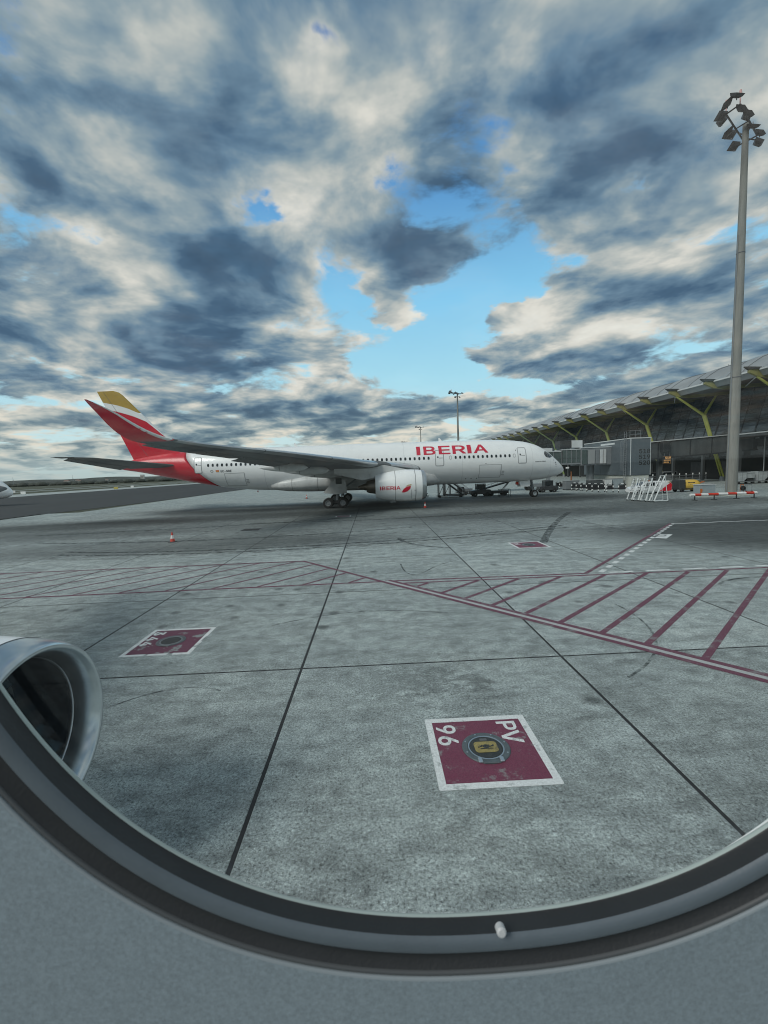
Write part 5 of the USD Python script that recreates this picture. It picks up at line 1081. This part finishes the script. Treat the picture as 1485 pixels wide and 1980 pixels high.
# ------------------------------------------------------------------ container dollies by the terminal
def uld(label, x, y, rz=0):
    t = thing('container_dolly', label, 'container dolly', (x, y, 0), rz)
    al = look('container_alu', (0.50, 0.53, 0.54), 0.4, metal=0.3, vary=0.2, vscale=2, damt=0.3)
    part(t, 'container', extr([(0, .52), (1.15, .52), (1.62, 1.0), (1.62, 2.1), (0, 2.1)], 1.5, plane='xz', at=0), al)
    part(t, 'edge_frame', J(bar((0, -.02, .55), (0, -.02, 2.08), .07), bar((1.6, -.02, 1.0), (1.6, -.02, 2.08), .07), bar((0, -.02, 2.07), (1.6, -.02, 2.07), .07), bar((.8, -.02, .55), (.8, -.02, 2.07), .04)), steel_grey)
    part(t, 'container', extr([(1.75, 1.0), (1.75, 2.05), (3.1, 2.05), (3.1, 1.0)], 1.5, plane='xz', at=0.1), al); part(t, 'rail_band', box(1.76, 3.09, .08, .1, 1.8, 1.86), seam_dark)
    part(t, 'dolly_bed', box(-.1, 3.2, -.05, 1.6, .38, .5), steel_grey); part(t, 'stand', box(1.8, 3.0, .2, 1.4, .5, .98), dark_metal)
    for q in (.3, 2.8): part(t, 'wheel', cyl((q, -.02, .2), (q, .16, .2), .2, n=14), tyre_rubber); part(t, 'wheel', cyl((q, 1.38, .2), (q, 1.56, .2), .2, n=14), tyre_rubber)
    part(t, 'tow_bar', bar((-.1, .75, .42), (-1.3, .75, .25), .06), steel_grey)
    return t
u0 = uld('white cut-corner container on a dolly, just right of the tall mast', 62.5, 71.2)
copy_of(u0, 'container_dolly', 'white cut-corner container on a dolly at the right picture edge', 'container dolly', (66.1, 71.2, 0))

# ------------------------------------------------------------------ black and white hoop barriers below the jet bridge
def hoop(label, x, y, rz):
    t = thing('hoop_barrier', label, 'barrier', (x, y, 0), rz, group='black hoop barriers')
    for s in (-.5, .5):
        part(t, 'post', cyl((s, 0, 0), (s, 0, 1.15), .07, n=8), black_plain)
        part(t, 'white_band', cyl((s, 0, .22), (s, 0, .44), .078, n=8), white_plain); part(t, 'white_band', cyl((s, 0, .78), (s, 0, 1.04), .078, n=8), white_plain)
    part(t, 'top_rail', tube([(-.5, 0, 1.15), (-.36, 0, 1.27), (.36, 0, 1.27), (.5, 0, 1.15)], .06, 8), black_plain)
    part(t, 'white_top', cyl((-.2, 0, 1.285), (.2, 0, 1.285), .065, n=8), white_plain)
    part(t, 'infill', box(-.42, .42, -.015, .015, .45, 1.1), black_plain)
    return t
pts = [(37.5, 62.9), (36.2, 63.9), (35.6, 65.2), (35.3, 66.5), (35.1, 67.9), (34.9, 69.3), (34.8, 70.7), (34.7, 72.2), (34.7, 73.8), (34.7, 75.4), (34.8, 77.2), (34.9, 79.0)]
LH = 'black hoop barrier with white bands in the row below the jet bridge'
h0 = hoop('black hoop barrier at the right end of the row, nearest the concrete base', *pts[0], -12)
h0.SetCustomDataByKey('group', 'black hoop barriers')
NTH = ['second', 'third', 'fourth', 'fifth', 'sixth', 'seventh', 'eighth', 'ninth', 'tenth', 'eleventh', 'farthest']
for i, p in enumerate(pts[1:]): copy_of(h0, 'hoop_barrier', f'{NTH[i]} black hoop barrier with white bands, counted from the right end of the row', 'barrier', (*p, 0), rng.uniform(-10, 6), 'black hoop barriers')
# grey equipment boxes behind the hoops
def box_unit(label, x, y, w, d, h, mat):
    t = thing('equipment_box', label, 'equipment box', (x, y, 0)); part(t, 'housing', cbox(0, w, 0, d, .12, h, .03), mat); part(t, 'skid', J(box(.05, w - .05, .05, .2, 0, .119), box(.05, w - .05, d - .2, d - .05, 0, .119)), black_plain)
    k = max(1, int(w / .7))
    for i in range(k): part(t, 'door', box(w * i / k + .04, w * (i + 1) / k - .04, -.02, 0, .22, h - .1), mat)
    part(t, 'lid', cbox(-.04, w + .04, -.04, d + .04, h + .005, h + .06, .01), seam_grey); return t
box_unit('tall pale grey box unit against the numbered block', 40.9, 71.5, 1.9, 1.2, 1.75, cab)
box_unit('bright narrow grey box unit beside the tall one', 39.5, 71.2, 1.2, 1.2, 1.7, wing_white)
box_unit('dark grey box unit under the jet bridge', 37.0, 71.4, 2.2, 1.4, 1.65, wall_grey)
box_unit('wide dark box unit farthest left under the jet bridge', 33.8, 73.5, 2.4, 1.4, 1.6, steel_grey)

# ------------------------------------------------------------------ gear under and behind the airliner
def stairs(label, x, y, rz, n=11, h=2.9):
    t = thing('boarding_stairs', label, 'stairs', (x, y, 0), rz); L = h * 1.15
    for s in (-.6, .6):
        part(t, 'stringer', bar((0, s, h), (L, s, .25), .14), dark_metal); part(t, 'handrail', tube([(0, s, h + 1.0), (L, s, 1.2), (L + .1, s, .3)], .035, 6), steel_grey)
    for i in range(n): f = (i + .5) / n; part(t, 'tread', box(L * f - .14, L * f + .14, -.55, .55, h - (h - .25) * f - .03, h - (h - .25) * f), steel_grey)
    part(t, 'platform', box(-1.1, 0.0, -.65, .65, h - .06, h + .02), steel_grey)
    part(t, 'leg', J(*[bar((-.95, s, .3), (-.95, s, h - .07), .1) for s in (-.55, .55)], *[bar((-.1, s, .3), (-.1, s, h - .07), .1) for s in (-.55, .55)], bar((-.95, -.55, .4), (-.1, -.55, h - .3), .06)), dark_metal)
    part(t, 'chassis', box(-1.2, L + .1, -.6, .6, .18, .32), black_plain)
    for a in (-.8, L - .4):
        for s in (-.62, .5): part(t, 'wheel', cyl((a, s, .2), (a, s + .14, .2), .2, n=14), tyre_rubber)
    return t
stairs('dark mobile stairs descending to the right under the fuselage', 11.4, 67.5, 0, h=2.6)
stairs('second dark stairs, overlapping behind the first under the fuselage', 13.0, 71.0, 0, h=2.5)
def tractor(label, x, y, rz, mat, cab_=True):
    t = thing('tow_tractor', label, 'tow tractor', (x, y, 0), rz)
    side_body([(0, .35), (0, .95), (1.0, 1.05), (3.0, 1.05), (3.1, .9), (3.1, .35)], 1.5, mat, t, 'body', .06)
    if cab_:
        part(t, 'cab_roof', cbox(.9, 2.3, .1, 1.4, 1.9, 2.0, .03), mat); part(t, 'cab_post', J(*[bar((x_, y_, 1.05), (x_, y_, 1.9), .07) for x_ in (.95, 2.25) for y_ in (.15, 1.35)]), mat); part(t, 'cab_glass', J(box(1.0, 2.2, .13, .15, 1.1, 1.88), box(.93, .95, .2, 1.3, 1.1, 1.88)), window_dark)
    part(t, 'seat', cbox(1.5, 1.9, .5, 1.0, 1.05, 1.5, .04), black_plain)
    for a in (.6, 2.5):
        for b in (-.04, 1.3): part(t, 'wheel', lathe([(.12, 0), (.32, 0), (.36, .05), (.36, .2), (.32, .25), (.12, .25)], axis='y', n=18, at=(a, b, .36)), tyre_rubber, smooth=30)
    part(t, 'bumper', box(-.1, -.01, .1, 1.4, .4, .65), black_plain); part(t, 'lamp', cbox(-.03, .02, .15, .35, .7, .85, .02), bare_metal)
    return t
tractor('low dark tow tractor under the forward cargo door', 15.4, 66.0, 0, dark_metal)
def belt_loader(label, x, y, rz):
    t = thing('belt_loader', label, 'belt loader', (x, y, 0), rz)
    part(t, 'chassis', cbox(0, 3.2, 0, 1.5, .35, .8, .04), dark_metal); part(t, 'belt', loft([[(xx, .3, z), (xx, 1.2, z), (xx, 1.2, z + .22), (xx, .3, z + .22)] for xx, z in ((-1.6, .75), (4.6, 2.35))]), black_plain)
    part(t, 'side_rail', J(bar((-1.6, .28, 1.35), (4.6, .28, 2.95), .05), *[bar((-1.4 + i * 1.0, .28, .95 + i * .258), (-1.4 + i, .28, 1.4 + i * .258), .04) for i in range(7)]), steel_grey)
    part(t, 'lift_arm', J(bar((2.4, .5, .8), (3.4, .5, 2.0), .1), bar((2.4, 1.0, .8), (3.4, 1.0, 2.0), .1)), steel_grey)
    for a in (.5, 2.6):
        for b in (-.1, 1.35): part(t, 'wheel', cyl((a, b, .33), (a, b + .25, .33), .33, n=16), tyre_rubber)
    return t
belt_loader('dark belt loader raised towards the hull behind the nose wheels', 18.2, 66.5, 0)
t = thing('red_white_cover', 'red and white striped cover hanging under the nose', 'cover', (20.6, 61.0, 2.2))
for i in range(4): part(t, 'red_stripe' if i % 2 == 0 else 'white_stripe', cyl((i * .36, -.3, -.12 - .04 * (i % 2)), (i * .36 + .36, -.3, -.12 - .04 * ((i + 1) % 2)), .2, n=12), cone_red if i % 2 == 0 else white_plain, smooth=30)
part(t, 'strap', J(bar((.1, -.3, .05), (.1, -.3, .3), .04), bar((1.3, -.3, .05), (1.3, -.3, .3), .04)), black_plain)
tractor('dark cabbed tow tractor just behind the nose', 27.6, 69.5, 0, dark_metal)
t = thing('orange_post_stand', 'work stand with a thick orange-brown post behind the engine', 'stand', (8.4, 68.5, 0))
part(t, 'post', cyl((0, 0, .2), (0, 0, 2.9), .2, n=10), look('rust_orange', (.26, .13, .05), .6, vary=.3)); part(t, 'base_frame', J(bar((-2.2, 0, .25), (.6, 0, .25), .12), bar((-2.2, 0, .25), (0, 0, 1.9), .07), bar((-1.8, .8, .6), (.6, .8, .6), .07), bar((-1.8, 0, .25), (-1.8, 0, 1.0), .06)), dark_metal); part(t, 'deck', box(-2.3, .3, -.3, .9, .26, .7), dark_metal)
t = thing('flatbed_dolly', 'dark empty dolly train under the forward hull', 'dolly', (14.0, 70.5, 0)); part(t, 'bed', box(0, 3.0, 0, 1.5, .45, .6), dark_metal); part(t, 'load', cbox(.3, 1.3, .2, 1.3, .61, 1.4, .05), black_plain); part(t, 'load', cbox(1.5, 2.7, .2, 1.3, .61, 1.15, .05), steel_grey)
for a in (.4, 2.6): part(t, 'wheel', cyl((a, -.05, .22), (a, .1, .22), .22, n=14), tyre_rubber)
t = thing('chair_frame_stand', 'thin tube work trestle left of the belt loader', 'stand', (19.2, 63.8, 0)); part(t, 'frame', J(*[bar((a, b, 0), (a, b, 1.1), .05) for a in (0, 1.6) for b in (0, .8)], bar((0, 0, 1.1), (1.6, 0, 1.1), .05), bar((0, .8, 1.1), (1.6, .8, 1.1), .05), bar((0, 0, .3), (1.6, 0, .3), .05)), dark_metal); part(t, 'deck', box(0, 1.6, .02, .78, 1.12, 1.16), steel_grey)
# dim row of vans and carts in the shade of the terminal
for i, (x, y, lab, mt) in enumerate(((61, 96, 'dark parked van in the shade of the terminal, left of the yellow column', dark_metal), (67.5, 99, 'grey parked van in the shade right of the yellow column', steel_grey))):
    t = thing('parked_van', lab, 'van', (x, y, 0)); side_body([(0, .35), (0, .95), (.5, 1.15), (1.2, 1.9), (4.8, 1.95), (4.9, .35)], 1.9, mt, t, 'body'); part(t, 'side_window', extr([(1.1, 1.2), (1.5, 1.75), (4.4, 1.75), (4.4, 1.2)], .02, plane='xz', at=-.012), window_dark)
    for q in (1.0, 3.9): part(t, 'wheel', cyl((q, -.03, .34), (q, .2, .34), .34, n=16), tyre_rubber)
t = thing('guard_rail', 'low rail with small white posts in the shade of the terminal', 'railing', (56, 92.5, 0))
part(t, 'rail', J(bar((0, 0, 1.15), (18, 0, 1.15), .08), bar((0, 0, .6), (18, 0, .6), .06)), steel_grey)
for i in range(13): part(t, 'post', cyl((i * 1.5, 0, 0), (i * 1.5, 0, 1.25), .06, n=6), steel_grey); part(t, 'white_cap', cyl((i * 1.5, 0, 1.25), (i * 1.5, 0, 1.6), .1, n=6), white_plain)
t = thing('kerb_strip', 'pale kerb running before the shaded ground floor', 'kerb', (50, 88.5, 0), kind='structure'); part(t, 'kerb', cbox(0, 30, 0, .4, 0, .14, .03), concrete_pale); part(t, 'yellow_line', box(5, 24, -1.2, -1.05, .001, .005), yellow_paint)

# ------------------------------------------------------------------ another jet's nose at the left edge
fj = thing('far_airliner', 'white nose of another airliner entering at the left edge', 'airliner', (-80.6, 97, 0))
nx_ = [0, -.15, -.6, -1.4, -2.6, -4.2, -6.5, -10, -30]; ntp = [2.9, 3.35, 3.9, 4.6, 5.6, 6.5, 7.1, 7.3, 7.3]; nbt = [2.7, 2.35, 2.05, 1.8, 1.6, 1.5, 1.45, 1.4, 1.4]; nw_ = [.05, .5, 1.0, 1.55, 2.1, 2.5, 2.75, 2.85, 2.85]
xx = np.concatenate([-np.linspace(0, 1, 14) ** 2 * 3, np.linspace(-3.4, -30, 14)])
ip = lambda a: interp(nx_[::-1], a[::-1])
def r_(X, n=32):
    th = np.arange(n) * 2 * PI / n; a, b = ip(ntp)(X), ip(nbt)(X); return np.stack([np.full(n, X), ip(nw_)(X) * np.cos(th), (a + b) / 2 + (a - b) / 2 * np.sin(th)], -1)
part(fj, 'fuselage', loft([r_(x) for x in xx]), white_paint, smooth=True)
part(fj, 'flight_deck_window', loft([[(-2.0, -1.05, 5.0), (-2.6, -1.4, 5.25), (-3.3, -1.95, 4.95), (-2.4, -1.8, 4.55)], [(-1.95, -1.15, 5.05), (-2.55, -1.5, 5.3), (-3.35, -2.45, 5.0), (-2.4, -2.15, 4.6)]]), window_dark)
for i in range(12): part(fj, 'window', box(-7.5 - i * .6, -7.2 - i * .6, -2.87, -2.6, 4.5, 4.9), window_dark)
part(fj, 'nose_gear', J(cyl((-4, 0, .4), (-4, 0, 1.7), .12, n=10), cyl((-4, -.3, .4), (-4, .3, .4), .4, n=16)), dark_metal)

# ------------------------------------------------------------------ airfield edge: signs, hills, trees, houses
asgn = look('sign_yellow', (.5, .42, .12), .5)
for x, y, lab, w in ((-138, 232, 'yellow airfield sign board on the grass beyond the taxiway', 2.2), (-146, 262, 'pale airfield sign board right of the yellow one', 1.8), (-158, 196, 'white airfield box near the left jet nose', 2.2), (-196, 236, 'farther white airfield box left of the yellow sign', 3.2)):
    t = thing('airfield_sign', lab, 'sign', (x, y, 0)); part(t, 'board', cbox(-w / 2, w / 2, 0, .2, .4, 1.6, .03), asgn if 'yellow airfield' in lab else white_plain)
    for s in (-.35, .35): part(t, 'leg', cyl((w * s, .1, 0), (w * s, .1, .4), .06, n=6), steel_grey)
hill_look = look('hill_look', (0.035, 0.042, 0.034), 0.9, vary=0.5, vscale=0.012, damt=0.5, dscale=0.01, dirt=(0.07, 0.07, 0.05))
def ridge(x0, x1, yc, depth, hfun, n=160, m=9):
    X = np.linspace(x0, x1, n); V = []
    for j in range(m):
        s = j / (m - 1); V.append([(x, yc + (s - .5) * depth, hfun(x) * math.sin(PI * min(1, s * 1.0)) ** .8 - 0.5) for x in X])
    return loft(np.array(V), cap=False, closed=False)
hn = lambda x, s, a: float(meshkit.fbm(np.array([[x / s, 3.1, 0.5]]), 4)[0]) * a
single('hills', ridge(-3800, 3400, 2450, 900, lambda x: 13 + hn(x, 420, 22) + 7 * math.exp(-((x + 1450) / 500) ** 2)), hill_look, 'low dark wooded hills along the horizon', 'hills', kind='structure', smooth=True)
single('hills', ridge(-5200, 5200, 4300, 900, lambda x: 22 + hn(x + 900, 700, 40)), hill_look, 'farther blue-grey hills behind the wooded ones', 'hills', kind='structure', smooth=True)
# far-off wood: clumped crowns too far to tell apart
dark_leaf = look('far_foliage', (0.026, 0.034, 0.024), 0.9, vary=0.5, vscale=0.05)
cl = []
for i in range(1500):
    x = rng.uniform(-2300, 900); y = rng.uniform(1100, 2350); k_ = meshkit.noise(np.array([x / 130, y / 260, 0.2]))
    if k_ < .38: continue
    s = trimesh.creation.icosphere(1, 1.0); s.vertices *= rng.uniform(.8, 1.2, (len(s.vertices), 1)); r0 = rng.uniform(4, 8); s.apply_scale((r0 * 1.8, r0 * 1.5, r0 * rng.uniform(.7, 1.1))); s.apply_translation((x, y, r0 * .5 + max(0, (y - 2000) / 450 * 14))); cl.append(s)
single('distant_wood', J(*cl), dark_leaf, 'dark belt of far-off woodland along the horizon', 'woodland', kind='stuff', smooth=True)
# far houses
wall_far = look('far_wall', (.42, .41, .38), .8, vary=.2); roof_far = look('far_roof', (.16, .10, .08), .8)
def house(lab, x, y, z, w, h, flat_=False, cat='building'):
    t = thing('distant_building', lab, cat, (x, y, z)); part(t, 'wall', box(-w / 2, w / 2, 0, w * .7, -8, h), wall_far)
    if flat_: part(t, 'roof', box(-w / 2 - .5, w / 2 + .5, -.5, w * .7 + .5, h + .01, h + .8), steel_grey)
    else: part(t, 'roof', loft([[(x_, -.6, h), (x_, w * .7 + .6, h), (x_, w * .35, h + w * .22)] for x_ in (-w / 2 - .5, w / 2 + .5)]), roof_far)
    for q in range(3): part(t, 'window', box(-w * .38 + q * w * .28, -w * .24 + q * w * .28, -.1, -.01, h * .45, h * .75), window_dark)
house('white tower block alone on the wooded ridge left of the red tail cone', -1130, 2120, 6, 16, 26, True)
for i, (x, y, z, w, h) in enumerate(((-1470, 2080, 6, 22, 9), (-1430, 2100, 10, 16, 8), (-1395, 2060, 6, 14, 9), (-1250, 2080, 5, 22, 8), (-1290, 2100, 8, 14, 8), (-1790, 2050, 4, 18, 8), (-2050, 2020, 2, 26, 9))):
    house(['largest pale house of the cluster on the ridge', 'pale house just right of the largest one on the ridge', 'small pale house at the right end of the ridge cluster', 'low pale house between the cluster and the white tower', 'small house left of the low one on the ridge', 'lone pale house on the left part of the ridge', 'wide pale shed near the left jet nose on the horizon'][i], x, y, z, w, h, i in (3, 6))
for x, lab in ((-1650, 'left thin lattice mast on the horizon'), (-1380, 'right thin lattice mast on the horizon')):
    t = thing('radio_mast', lab, 'radio mast', (x, 2000, 0)); part(t, 'lattice', J(cyl((0, 0, 0), (0, 0, 42), .9, .3, n=5)), steel_grey); part(t, 'platform', box(-1.5, 1.5, -1.5, 1.5, 26, 27), steel_grey)
